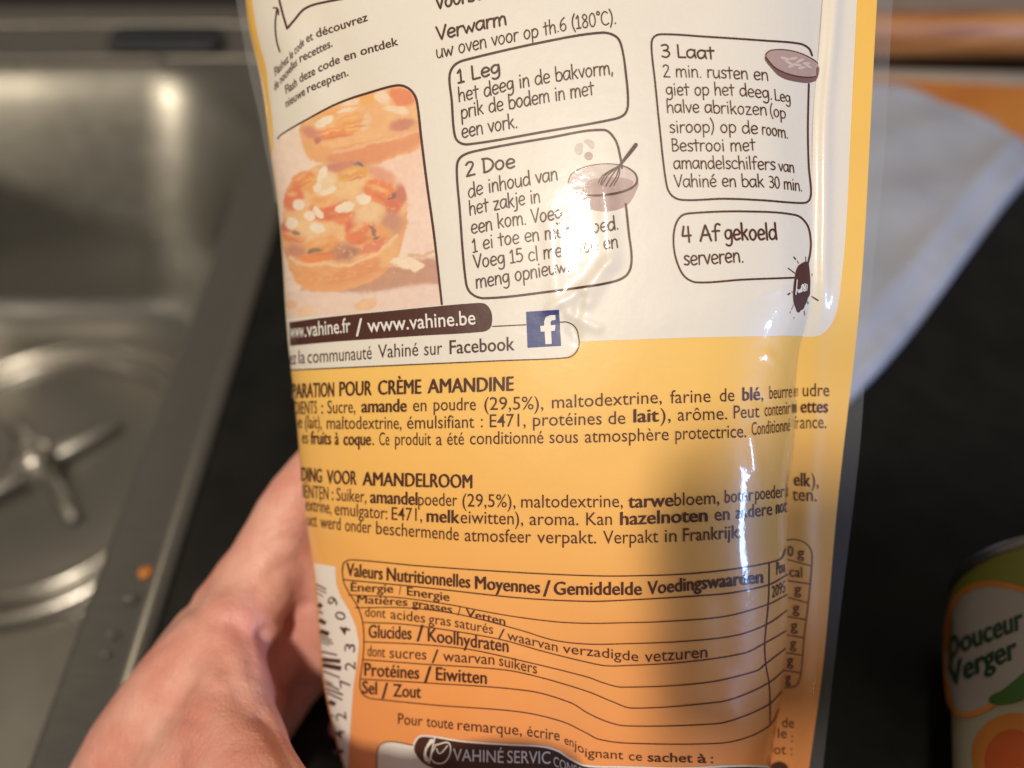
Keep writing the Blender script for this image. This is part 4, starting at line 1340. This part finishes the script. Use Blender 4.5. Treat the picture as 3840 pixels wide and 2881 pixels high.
HAND_CHAINS = {
    'forearm': [J(-500, 4700, .285, .031), J(-60, 4050, .275, .029), J(230, 3560, .266, .0275)],
    'palm_index': [J(230, 3560, .266, .026), J(530, 2860, .262, .0200), J(770, 2480, .262, .0170), J(1000, 2120, .264, .0132)],
    'palm_middle': [J(240, 3600, .272, .024), J(760, 2950, .280, .018), J(1060, 2560, .285, .0135)],
    'palm_ring': [J(250, 3640, .276, .022), J(840, 3120, .292, .017), J(1150, 2850, .297, .0125)],
    'palm_little': [J(260, 3700, .280, .021), J(920, 3330, .297, .015), J(1230, 3140, .302, .0115)],
    'index': [J(1000, 2120, .264, .0132), J(1100, 1890, .266, .0110), J(1230, 1715, .270, .0096), J(1560, 1690, .277, .0085), J(1850, 1700, .279, .0080), J(2080, 1770, .278, .0068)],
    'middle': [J(1060, 2560, .285, .0135), J(1330, 2330, .289, .0098), J(1680, 2140, .287, .0090), J(2000, 2100, .284, .0085), J(2260, 2150, .281, .0070)],
    'ring': [J(1150, 2850, .297, .0125), J(1420, 2680, .293, .0094), J(1750, 2520, .289, .0086), J(2030, 2490, .285, .0080), J(2260, 2540, .281, .0066)],
    'little': [J(1230, 3140, .302, .0115), J(1460, 3000, .295, .0082), J(1730, 2900, .288, .0075), J(1950, 2890, .284, .0070), J(2100, 2930, .281, .0058)],
    'thumb': [J(330, 3480, .250, .025), J(640, 3060, .240, .0205), J(850, 2750, .230, .0155), J(925, 2900, .216, .0138), J(1070, 3110, .197, .0118), J(1400, 3150, .188, .0108),
              J(1680, 3085, .1835, .0108), J(1870, 3055, .1830, .0100), J(2010, 3050, .1840, .0078)],
    'web': [J(990, 2200, .260, .0115), J(900, 2430, .248, .0110), J(860, 2640, .233, .0120)],
    'web_back': [J(1075, 2330, .274, .0095), J(1000, 2500, .270, .0110), J(900, 2700, .260, .0140)],
    'side_fill': [J(1115, 1985, .271, .0125), J(1180, 2190, .277, .0150), J(1190, 2400, .282, .0145)],
    'web_fill': [J(560, 2860, .252, .0215), J(720, 2580, .250, .0185), J(880, 2360, .252, .0145)],
    'thenar': [J(420, 3300, .252, .024), J(700, 2850, .245, .020), J(860, 2600, .243, .0145)],
}


def build_hand():
    vs, fs = [], []
    n1, n2 = 14, 9
    for ch in HAND_CHAINS.values():
        for (a, ra), (b, rb) in zip(ch[:-1], ch[1:]):
            L = np.linalg.norm(b - a)
            k = max(2, int(L / .0022))
            for t in np.linspace(0, 1, k):
                c, r = a * (1 - t) + b * t, ra * (1 - t) + rb * t
                o_ = len(vs)
                for j in range(n2 + 1):
                    th = math.pi * j / n2
                    for i in range(n1):
                        ph = 2 * math.pi * i / n1
                        vs.append((c[0] + r * math.sin(th) * math.cos(ph), c[1] + r * math.sin(th) * math.sin(ph), c[2] + r * math.cos(th)))
                for j in range(n2):
                    for i in range(n1):
                        fs.append((o_ + j * n1 + i, o_ + (j + 1) * n1 + i, o_ + (j + 1) * n1 + (i + 1) % n1, o_ + j * n1 + (i + 1) % n1))
    me = bpy.data.meshes.new('hand')
    me.from_pydata(vs, [], fs)
    ob = bpy.data.objects.new('hand_raw', me)
    COL.objects.link(ob)
    md = ob.modifiers.new('r', 'REMESH'); md.mode = 'VOXEL'; md.voxel_size = .0013
    ms = ob.modifiers.new('s', 'SMOOTH'); ms.factor = .6; ms.iterations = 40
    bpy.context.view_layer.update()
    m2 = bpy.data.meshes.new_from_object(ob.evaluated_get(bpy.context.evaluated_depsgraph_get()))
    bpy.data.objects.remove(ob); bpy.data.meshes.remove(me)
    n = len(m2.vertices)
    co = np.zeros(n * 3); m2.vertices.foreach_get('co', co); co = co.reshape(-1, 3)
    no = np.zeros(n * 3); m2.vertex_normals.foreach_get('vector', no); no = no.reshape(-1, 3)
    q = co - CAM
    d = q @ FWD
    u, v = W / 2 + (q @ RGT) / d * FPX, H / 2 - (q @ UPV) / d * FPX
    # skin folds of the thumb web (as seen in the photograph), pressed into the surface
    folds = [([(1000, 2380), (1040, 2480), (1075, 2580)], 22, .0016), ([(985, 2680), (1040, 2780), (1095, 2880)], 16, .0013), ([(700, 2260), (800, 2330), (940, 2370), (1010, 2370)], 26, .0007),
             ([(960, 2200), (1040, 2140), (1120, 2100)], 20, .0007), ([(1000, 2040), (1080, 2010), (1160, 2020)], 18, .0006), ([(990, 1985), (1070, 1960), (1150, 1975)], 14, .0004),
             ([(840, 2500), (900, 2620), (960, 2690)], 26, .0006), ([(620, 2500), (720, 2560), (820, 2600)], 20, .0004), ([(560, 2640), (660, 2690), (760, 2710)], 18, .0004),
             ([(880, 2330), (930, 2420), (950, 2520)], 24, .0006), ([(1060, 2330), (1100, 2290), (1150, 2270)], 18, .0007), ([(500, 2760), (600, 2800), (700, 2810)], 16, .0003)]
    dep = np.zeros(n)
    face = (d < .30)
    for pl, w, a in folds:
        pl = np.array(pl, float)
        best = np.full(n, 1e18)
        for (x0, y0), (x1, y1) in zip(pl[:-1], pl[1:]):
            dx, dy = x1 - x0, y1 - y0
            t = np.clip(((u - x0) * dx + (v - y0) * dy) / (dx * dx + dy * dy), 0, 1)
            best = np.minimum(best, (u - x0 - t * dx) ** 2 + (v - y0 - t * dy) ** 2)
        dep += 1.5 * a * np.exp(-best / (2 * w * w))
    dep *= face
    rs = vnoise(u, v, 70, 21) - .5
    co = co - no * dep[:, None] + no * (rs * .0005)[:, None]
    return co, [tuple(p.vertices) for p in m2.polygons]


m, nt, b = new_mat('skin')
tc = nd(nt, 'ShaderNodeTexCoord')
n1 = nd(nt, 'ShaderNodeTexNoise'); n1.inputs['Scale'].default_value = 55; n1.inputs['Detail'].default_value = 5
nt.links.new(tc.outputs['Object'], n1.inputs['Vector'])
cr = nd(nt, 'ShaderNodeValToRGB')
cr.color_ramp.elements[0].position, cr.color_ramp.elements[1].position = .32, .70
cr.color_ramp.elements[0].color = (.70, .29, .225, 1)
cr.color_ramp.elements[1].color = (.82, .46, .37, 1)
nt.links.new(n1.outputs['Fac'], cr.inputs['Fac'])
nt.links.new(cr.outputs['Color'], b.inputs['Base Color'])
b.inputs['Roughness'].default_value = .48
b.inputs['Subsurface Weight'].default_value = .25
b.inputs['Subsurface Radius'].default_value = (.9, .35, .2)
b.inputs['Subsurface Scale'].default_value = .006
b.inputs['Specular IOR Level'].default_value = .45
# fine skin lines: two stretched cell patterns over a soft noise
vo = nd(nt, 'ShaderNodeTexVoronoi', feature='DISTANCE_TO_EDGE'); vo.inputs['Scale'].default_value = 620
mpv = nd(nt, 'ShaderNodeMapping'); mpv.inputs['Scale'].default_value = (1, .75, .9); mpv.inputs['Rotation'].default_value = (.3, .5, .7)
nt.links.new(tc.outputs['Object'], mpv.inputs['Vector']); nt.links.new(mpv.outputs['Vector'], vo.inputs['Vector'])
bu1 = nd(nt, 'ShaderNodeBump'); bu1.inputs['Strength'].default_value = .45; bu1.inputs['Distance'].default_value = .0006
nt.links.new(vo.outputs['Distance'], bu1.inputs['Height'])
n3 = nd(nt, 'ShaderNodeTexNoise'); n3.inputs['Scale'].default_value = 190; n3.inputs['Detail'].default_value = 4
nt.links.new(tc.outputs['Object'], n3.inputs['Vector'])
bu2 = nd(nt, 'ShaderNodeBump'); bu2.inputs['Strength'].default_value = .5; bu2.inputs['Distance'].default_value = .0012
nt.links.new(n3.outputs['Fac'], bu2.inputs['Height']); nt.links.new(bu1.outputs['Normal'], bu2.inputs['Normal'])
nt.links.new(bu2.outputs['Normal'], b.inputs['Normal'])
M_skin = m
M_nail = mottled('nail', (.62, .34, .27), (.70, .42, .34), 80, rough=.25)

hv, hf = build_hand()
hand = mesh_obj('hand', hv, hf, M_skin, origin=HAND_CHAINS['forearm'][1][0])
tag(hand, 'bare hand gripping the pouch, fingers behind it and thumb round the front', 'hand')
# thumb nail
tc0, tc1 = P(np.float64(1840), np.float64(3045), np.float64(.1738)), P(np.float64(2015), np.float64(3040), np.float64(.1775))
ax = tc1 - tc0; La = np.linalg.norm(ax); ax /= La
nr = CAM - tc0; nr -= ax * nr.dot(ax); nr /= np.linalg.norm(nr)
sd = np.cross(ax, nr)
loops = []
for t in np.linspace(0, 1, 9):
    hw = .0062 * math.sqrt(max(.05, 1 - (2 * t - 1) ** 4))
    loops.append([tuple(tc0 + ax * La * t + sd * hw * x - nr * (.0016 * x * x + .0006 * (2 * t - 1) ** 2)) for x in np.linspace(-1, 1, 9)])
vn = [p for l in loops for p in l]
mesh_obj('thumb_nail', vn, grid_faces(9, 9), M_nail, hand)

# ------------------------------------------------------------------ things behind
# small black sponge on the sink's back ledge
sponge_loops = []
for dx, z in ((0, 0), (-.001, .001), (-.001, .0025), (0, .0034), (.002, .0038)):
    sponge_loops.append(zl(rrect(plx - .041 + dx, plx + .041 - dx, ply - .016 + dx, ply + .016 - dx, .007, 5), .0055 + z))
loft('foam', sponge_loops, M_dark, plug, cap='start end')
grip_loops = [zl(rrect(plx - .038 + a, plx + .038 - a, ply - .013 + a, ply + .013 - a, .006, 5), .0094 + z) for a, z in ((0, 0), (0, .0012), (.001, .0018))]
loft('scouring_pad', grip_loops, mottled('scouring_pad', (.015, .02, .026), (.03, .036, .044), 300, rough=.8, bump=[(900, 2, .6, .002)]), plug, cap='end')

# thick wooden board at the back of the worktop
b0 = on_plane(3500, 248, 0)
BY = b0[1]
rr_ = ray(np.float64(3500), np.float64(70)); BH = CAM[2] + rr_[2] * (BY - CAM[1]) / rr_[1]
m, nt, b = new_mat('varnished_wood')
tc = nd(nt, 'ShaderNodeTexCoord'); mp = nd(nt, 'ShaderNodeMapping'); mp.inputs['Scale'].default_value = (5, 60, 60)
nt.links.new(tc.outputs['Object'], mp.inputs['Vector'])
n1 = nd(nt, 'ShaderNodeTexNoise'); n1.inputs['Scale'].default_value = 2.2; n1.inputs['Detail'].default_value = 6; n1.inputs['Distortion'].default_value = .6
nt.links.new(mp.outputs['Vector'], n1.inputs['Vector'])
cr = nd(nt, 'ShaderNodeValToRGB')
cr.color_ramp.elements[0].position, cr.color_ramp.elements[1].position = .3, .72
cr.color_ramp.elements[0].color = (.30, .09, .022, 1); cr.color_ramp.elements[1].color = (.78, .38, .13, 1)
nt.links.new(n1.outputs['Fac'], cr.inputs['Fac']); nt.links.new(cr.outputs['Color'], b.inputs['Base Color'])
b.inputs['Roughness'].default_value = .35
M_wood = m
M_worn = mottled('worn_wood_top', (.26, .20, .17), (.42, .35, .31), 30, rough=.6, stretch=(1, 8, 1), bump=[(60, 4, .3, .004)])
board = thing('wooden_board', (.42, BY + .1, 0), 'thick varnished wooden board with worn greyish top at the back of the worktop', 'board')
bx0, bx1, by1 = .10, .80, BY + .24
prof = []
for a in range(-90, 91, 15):
    prof.append((BY + .010 - .010 * math.cos(R(a)) , BH / 2 + (BH / 2 - .0005) * math.sin(R(a))))
prof += [(by1, BH - .0005), (by1, .0005)]
loft('block', [[(x, y, z) for y, z in prof] for x in np.linspace(bx0, bx1, 14)], M_wood, board, cap='start end', flip=True)
nx, ny = 20, 8
tv = [(x, y, BH + .0004 + .0004 * random.random()) for y in np.linspace(BY + .010, by1 - .002, ny) for x in np.linspace(bx0 + .002, bx1 - .002, nx)]
mesh_obj('worn_top', tv, grid_faces(ny, nx), M_worn, board)

# orange and white packet, and the pale plastic bag over it
def poly_world(pts, z):
    return np.array([on_plane(u, v, z)[:2] for u, v in pts])


M_card = mottled('white_card', (.62, .60, .58), (.70, .68, .66), 40, rough=.5)
M_orange = mottled('orange_print', (.62, .20, .035), (.74, .30, .06), 22, rough=.4)
PZ = .010
pk = poly_world([(3060, 250), (4000, 274), (4000, 640), (3060, 420)], PZ)
packet = thing('packet', (float(pk[:, 0].mean()), float(pk[:, 1].mean()), 0), 'flat white and orange packet lying in front of the wooden board', 'packet')


def slab(name, poly, z0, z1, mat, parent, bev=.0015):
    c = poly.mean(0)
    ins = [tuple(q + (c - q) / np.linalg.norm(c - q) * bev) for q in poly]
    lo = [(x, y, z0) for x, y in poly]
    return loft(name, [lo, [(x, y, z1 - bev) for x, y in poly], [(x, y, z1) for x, y in ins]], mat, parent, cap='start end')


slab('carton', pk[::-1] if np.cross(pk[1] - pk[0], pk[2] - pk[1]) < 0 else pk, .0006, PZ, M_card, packet)
po = poly_world([(3200, 292), (3990, 330), (3990, 600), (3200, 400)], PZ)
mesh_obj('orange_panel', [(x, y, PZ + .0003) for x, y in po], [(0, 3, 2, 1)], M_orange, packet)

bagp = catmull(poly_world([(2900, 330), (3330, 300), (3600, 374), (3800, 462), (3960, 535), (3925, 580), (3832, 680), (3724, 822), (3622, 964), (3460, 1185), (3262, 1408), (3100, 1520), (2900, 1480), (2800, 900)], .012), .012, True)
bag = thing('plastic_bag', (float(bagp[:, 0].mean()), float(bagp[:, 1].mean()), 0), 'pale bluish white plastic bag lying folded on the black worktop over the packet', 'plastic bag')
lo, hi = bagp.min(0), bagp.max(0)
step = .004
inner = []
for y in np.arange(lo[1], hi[1], step):
    x1, y1 = bagp[:, 0], bagp[:, 1]
    x2, y2 = np.roll(x1, -1), np.roll(y1, -1)
    c = (y1 > y) != (y2 > y)
    xi = np.sort(x1[c] + (y - y1[c]) / (y2[c] - y1[c]) * (x2[c] - x1[c]))
    for a0, a1 in zip(xi[0::2], xi[1::2]):
        inner += [(x, y) for x in np.arange(lo[0], hi[0], step) if a0 + step * .4 < x < a1 - step * .4]
nb_ = len(bagp)
res = delaunay_2d_cdt([Vector(q) for q in bagp] + [Vector(q) for q in inner], [(i, (i + 1) % nb_) for i in range(nb_)], [list(range(nb_))], 1, 1e-6)
bv_ = np.array([(q.x, q.y) for q in res[0]])
dm = np.full(len(bv_), 1e9)
for i in range(nb_):
    a, c = bagp[i], bagp[(i + 1) % nb_]
    dd = c - a
    t = np.clip(((bv_ - a) @ dd) / (dd @ dd), 0, 1)
    dm = np.minimum(dm, np.linalg.norm(bv_ - a - t[:, None] * dd, axis=1))
hz = .0035 + .0115 * (1 - np.exp(-dm / .006)) + .0022 * np.exp(-((dm - .020) / .0035) ** 2) - .0028 * np.exp(-((dm - .011) / .004) ** 2) + .0015 * np.exp(-((dm - .004) / .003) ** 2)
hz += .0012 * np.sin(bv_[:, 0] * 60 + bv_[:, 1] * 35) + .0008 * np.sin(bv_[:, 1] * 110 - bv_[:, 0] * 40)
M_bag = mottled('pale_plastic', (.44, .48, .58), (.51, .55, .65), 25, rough=.32, bump=[(40, 3, .25, .006)])
top = [(x, y, max(z, .002)) for (x, y), z in zip(bv_, hz)]
fs = [tuple(f) for f in res[2]]
fs2 = []
for f in fs:
    a = bv_[list(f)]
    ar = np.sum(a[:, 0] * np.roll(a[:, 1], -1) - np.roll(a[:, 0], -1) * a[:, 1])
    fs2.append(f if ar > 0 else f[::-1])
mesh_obj('upper_film', top, fs2, M_bag, bag)
mesh_obj('lower_film', [(x, y, .0008) for x, y in bagp], [tuple(range(nb_))], M_bag, bag)
mesh_obj('side_fold', [(x, y, .0008) for x, y in bagp] + [(x, y, .0040) for x, y in bagp], [(i, (i + 1) % nb_, nb_ + (i + 1) % nb_, nb_ + i) for i in range(nb_)], M_bag, bag)

# fruit can lying on its side
CRAD, CLEN = .0495, .115
CC = np.array([.200, .112, CRAD])
yaw = R(18)
CA = np.array([math.sin(yaw), math.cos(yaw), 0.0])       # base -> top
CS = np.array([CA[1], -CA[0], 0.0])
CB = CC - CA * CLEN
can = thing('fruit_can', (CC[0] - CA[0] * CLEN / 2, CC[1] - CA[1] * CLEN / 2, 0), 'fruit tin lying on its side with white oval badge on green and cream label', 'can')


def cring(k, r, n=64):
    return [tuple(CB + CA * k + (CS * math.cos(2 * math.pi * i / n) + np.array([0, 0, 1]) * math.sin(2 * math.pi * i / n)) * r) for i in range(n)]


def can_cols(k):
    g, c = np.array((.19, .20, .028)), np.array((.34, .33, .25))  # label green and cream darkened to stand for shade over the can
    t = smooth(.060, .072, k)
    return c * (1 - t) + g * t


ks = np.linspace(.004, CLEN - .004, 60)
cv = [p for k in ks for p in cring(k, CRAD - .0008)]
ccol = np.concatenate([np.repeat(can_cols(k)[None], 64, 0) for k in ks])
m, nt, b = new_mat('can_label')
a_ = nd(nt, 'ShaderNodeAttribute', attribute_name='Col'); nt.links.new(a_.outputs['Color'], b.inputs['Base Color'])
b.inputs['Roughness'].default_value = .4
bump_chain(nt, b, [(300, 2, .08, .001)])
M_label = m
cf = [(i * 64 + j, i * 64 + (j + 1) % 64, (i + 1) * 64 + (j + 1) % 64, (i + 1) * 64 + j) for i in range(59) for j in range(64)]
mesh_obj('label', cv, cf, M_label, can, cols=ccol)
for nm, seq in (('lid', [(CLEN - .004, CRAD - .0008), (CLEN - .003, CRAD), (CLEN, CRAD), (CLEN + .0006, CRAD - .001), (CLEN - .001, CRAD - .003), (CLEN - .004, CRAD - .004), (CLEN - .004, .03), (CLEN - .003, .028), (CLEN - .003, .004)]),
                ('base', [(.004, CRAD - .0008), (.003, CRAD), (0, CRAD), (-.0006, CRAD - .001), (.001, CRAD - .003), (.004, CRAD - .004), (.004, .03), (.003, .028), (.003, .004)])):
    loft(nm, [cring(k, r) for k, r in seq], M_steel, can, cap='end')


def can_surf(u, v, lift=0.0):
    r_ = ray(np.asarray(u, float), np.asarray(v, float))
    q = CAM - CB
    da, qa = r_ @ CA, q @ CA
    rp, qp = r_ - da[..., None] * CA, q - qa * CA
    rad = CRAD - .0008
    A_, B__, C_ = (rp * rp).sum(-1), 2 * (rp @ qp), (qp @ qp) - rad * rad
    disc = np.maximum(B__ * B__ - 4 * A_ * C_, 0)
    t = (-B__ - np.sqrt(disc)) / (2 * A_)
    p = CAM + r_ * t[..., None]
    k = (p - CB) @ CA
    n = p - CB - k[..., None] * CA
    n /= np.linalg.norm(n, axis=-1, keepdims=True)
    return p + n * lift, n


M_badge = mottled('badge_white_shaded', (.35, .33, .315), (.38, .36, .345), 60, rough=.4)  # white badge, its colour darkened to imitate shade on the can
M_border = mottled('badge_orange', (.55, .19, .03), (.62, .24, .05), 60, rough=.4)
M_lgreen = mottled('leaf_green', (.04, .12, .02), (.06, .16, .03), 40, rough=.4)
M_tgreen = mottled('text_green', (.010, .045, .022), (.018, .06, .03), 60, rough=.4)
M_fruit = mottled('fruit_orange', (.44, .15, .03), (.50, .21, .05), 30, rough=.4)
M_fruit_r = mottled('fruit_red', (.40, .075, .02), (.45, .10, .03), 30, rough=.4)
oval = [(1822, 760), (1828, 620), (1850, 510), (1905, 435), (2000, 395), (2110, 398), (2260, 450), (2340, 560), (2350, 680), (2280, 800), (2130, 950), (1985, 1042), (1895, 1052), (1846, 1000), (1828, 890)]
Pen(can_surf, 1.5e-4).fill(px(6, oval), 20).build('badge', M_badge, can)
Pen(can_surf, 3e-4).stroke(px(6, oval), 20, True).build('badge_border', M_border, can)
pen = Pen(can_surf, 4e-4)
type_text(pen, 'Douceur', px(6, [(1832, 790), (1890, 745), (2050, 680), (2215, 615)]), 108 * CR[6][2], .03, up=(-.10, -1), lim=14)
pen.build('badge_lettering', M_tgreen, can)
pen = Pen(can_surf, 4e-4)
type_text(pen, 'Verger', px(6, [(1838, 925), (1880, 895), (2020, 830), (2185, 765)]), 112 * CR[6][2], .03, up=(-.10, -1), lim=14)
pen.build('badge_lettering', M_tgreen, can)
Pen(can_surf, 4.5e-4).fill(px(6, [(2040, 985), (2110, 930), (2230, 830), (2330, 740), (2340, 860), (2240, 960), (2130, 1000)]), 20).build('leaf_print', M_lgreen, can)
Pen(can_surf, 1.5e-4).ellipse(px(6, [(2170, 1260)])[0], 165, 160, 0).build('fruit_print', M_fruit, can)
Pen(can_surf, 3e-4).ellipse(px(6, [(2160, 1290)])[0], 105, 120, 0).build('fruit_print', M_fruit_r, can)

# ------------------------------------------------------------------ drops of water and a crumb in the sink
from mathutils.bvhtree import BVHTree
bvh_v, bvh_f = [], []
for o in list(sink.children) + list(st.children):
    off = len(bvh_v)
    pbv = Vector(o.parent.location)
    bvh_v += [q.co + pbv for q in o.data.vertices]
    bvh_f += [tuple(i + off for i in q.vertices) for q in o.data.polygons]
bvh = BVHTree.FromPolygons(bvh_v, bvh_f)
m, nt, b = new_mat('water')
b.inputs['Base Color'].default_value = (.95, .97, 1, 1)
b.inputs['Roughness'].default_value = .03
b.inputs['IOR'].default_value = 1.33
b.inputs['Transmission Weight'].default_value = 1.0
bump_chain(nt, b, [(300, 2, .05, .001)])
M_water = m


def bead(name, u, v, r, flat, mat, rough=0.0):
    d = Vector(ray(np.float64(u), np.float64(v)))
    hit, nor, _, _ = bvh.ray_cast(Vector(CAM), d)
    if hit is None:
        return None
    if nor.dot(d) > 0:
        nor = -nor
    a = nor.orthogonal().normalized(); c = nor.cross(a)
    vs, n1, n2 = [], 16, 7
    for j in range(n2):
        th = R(90) * j / (n2 - 1)
        for i in range(n1):
            ph = 2 * math.pi * i / n1
            k = r * (1 + rough * random.uniform(-1, 1))
            vs.append(tuple(hit + (a * math.cos(ph) + c * math.sin(ph)) * k * math.cos(th) + nor * (flat * k * math.sin(th) + .00015)))
    f = [(j * n1 + i, j * n1 + (i + 1) % n1, (j + 1) * n1 + (i + 1) % n1, (j + 1) * n1 + i) for j in range(n2 - 1) for i in range(n1)]
    return mesh_obj(name, vs, f, mat, origin=tuple(hit))


for (u, v, r, where) in ((395, 2010, .0030, 'water drop beside the crossed bars of the strainer'), (495, 2250, .0026, 'long water drop on the sink side wall below the orange crumb'), (428, 2381, .0022, 'small round water drop on the sink rim next to the hand'),
                         (404, 2455, .0017, 'smallest water drop on the sink rim, last of the row towards the wrist'), (606, 208, .0040, 'large water drop on the steel ledge beside the black sponge'), (562, 48, .0036, 'water drop on the steel ledge behind the black sponge'), (930, 1520, .0022, 'tiny water drop on the sink rim beside the pouch')):
    o = bead('water_drop', u, v, r, .55, M_water)
    if o:
        tag(o, where, 'water drop', 'water drops in the sink')
M_crumb = mottled('orange_crumb', (.55, .18, .03), (.66, .26, .06), 900, rough=.7)
o = bead('crumb', 546, 2147, .0028, .6, M_crumb, .25)
if o:
    tag(o, 'small orange crumb stuck to the steel side of the sink', 'crumb')


# ------------------------------------------------------------------ the telephone that takes the picture: it shades the lower right of the pouch
pc = P(np.float64(2425), np.float64(1695), d_body(np.float64(2425), np.float64(1695)))
pl0 = CAM - FWD * .006
ld = KEY_POS - pc
tk = ((pl0 - pc) @ FWD) / (ld @ FWD)
corner = pc + ld * tk
co_x, co_u = (corner - CAM) @ RGT, (corner - CAM) @ UPV

M_phone = mottled('anodised_back', (.012, .012, .013), (.018, .018, .019), 80, rough=.4)
M_glass = mottled('phone_glass', (.006, .006, .007), (.008, .008, .009), 40, rough=.06)
phone = thing('smartphone', tuple(CAM - FWD * .010 + RGT * (co_x + .069) + UPV * (co_u - .0335)), 'slim black smartphone held up facing the pouch, its shadow falling on the orange print', 'phone')


def prect(x0, x1, u0, u1, r, back):
    return [tuple(CAM - FWD * back + RGT * x + UPV * y) for x, y in rrect(x0, x1, u0, u1, r, 8)]


px0, px1, pu1, pu0 = co_x, co_x + .138, co_u, co_u - .067
loft('body', [prect(px0 + .002, px1 - .002, pu0 + .002, pu1 - .002, .009, .006), prect(px0 + .0004, px1 - .0004, pu0 + .0004, pu1 - .0004, .0105, .0068), prect(px0, px1, pu0, pu1, .011, .0095),
              prect(px0 + .0004, px1 - .0004, pu0 + .0004, pu1 - .0004, .0105, .0122), prect(px0 + .002, px1 - .002, pu0 + .002, pu1 - .002, .009, .013)], M_phone, phone, cap='start end')
loft('screen', [prect(px0 + .003, px1 - .003, pu0 + .003, pu1 - .003, .008, .01305), prect(px0 + .0032, px1 - .0032, pu0 + .0032, pu1 - .0032, .008, .0134)], M_glass, phone, cap='end')
loft('camera_ring', [[tuple(CAM - FWD * b_ + RGT * r_ * math.cos(a) + UPV * r_ * math.sin(a)) for a in np.linspace(0, 2 * math.pi, 32, endpoint=False)] for r_, b_ in ((.0055, .0061), (.0055, .0052), (.0045, .0052), (.0042, .0058))], M_steel_b, phone, cap='end')
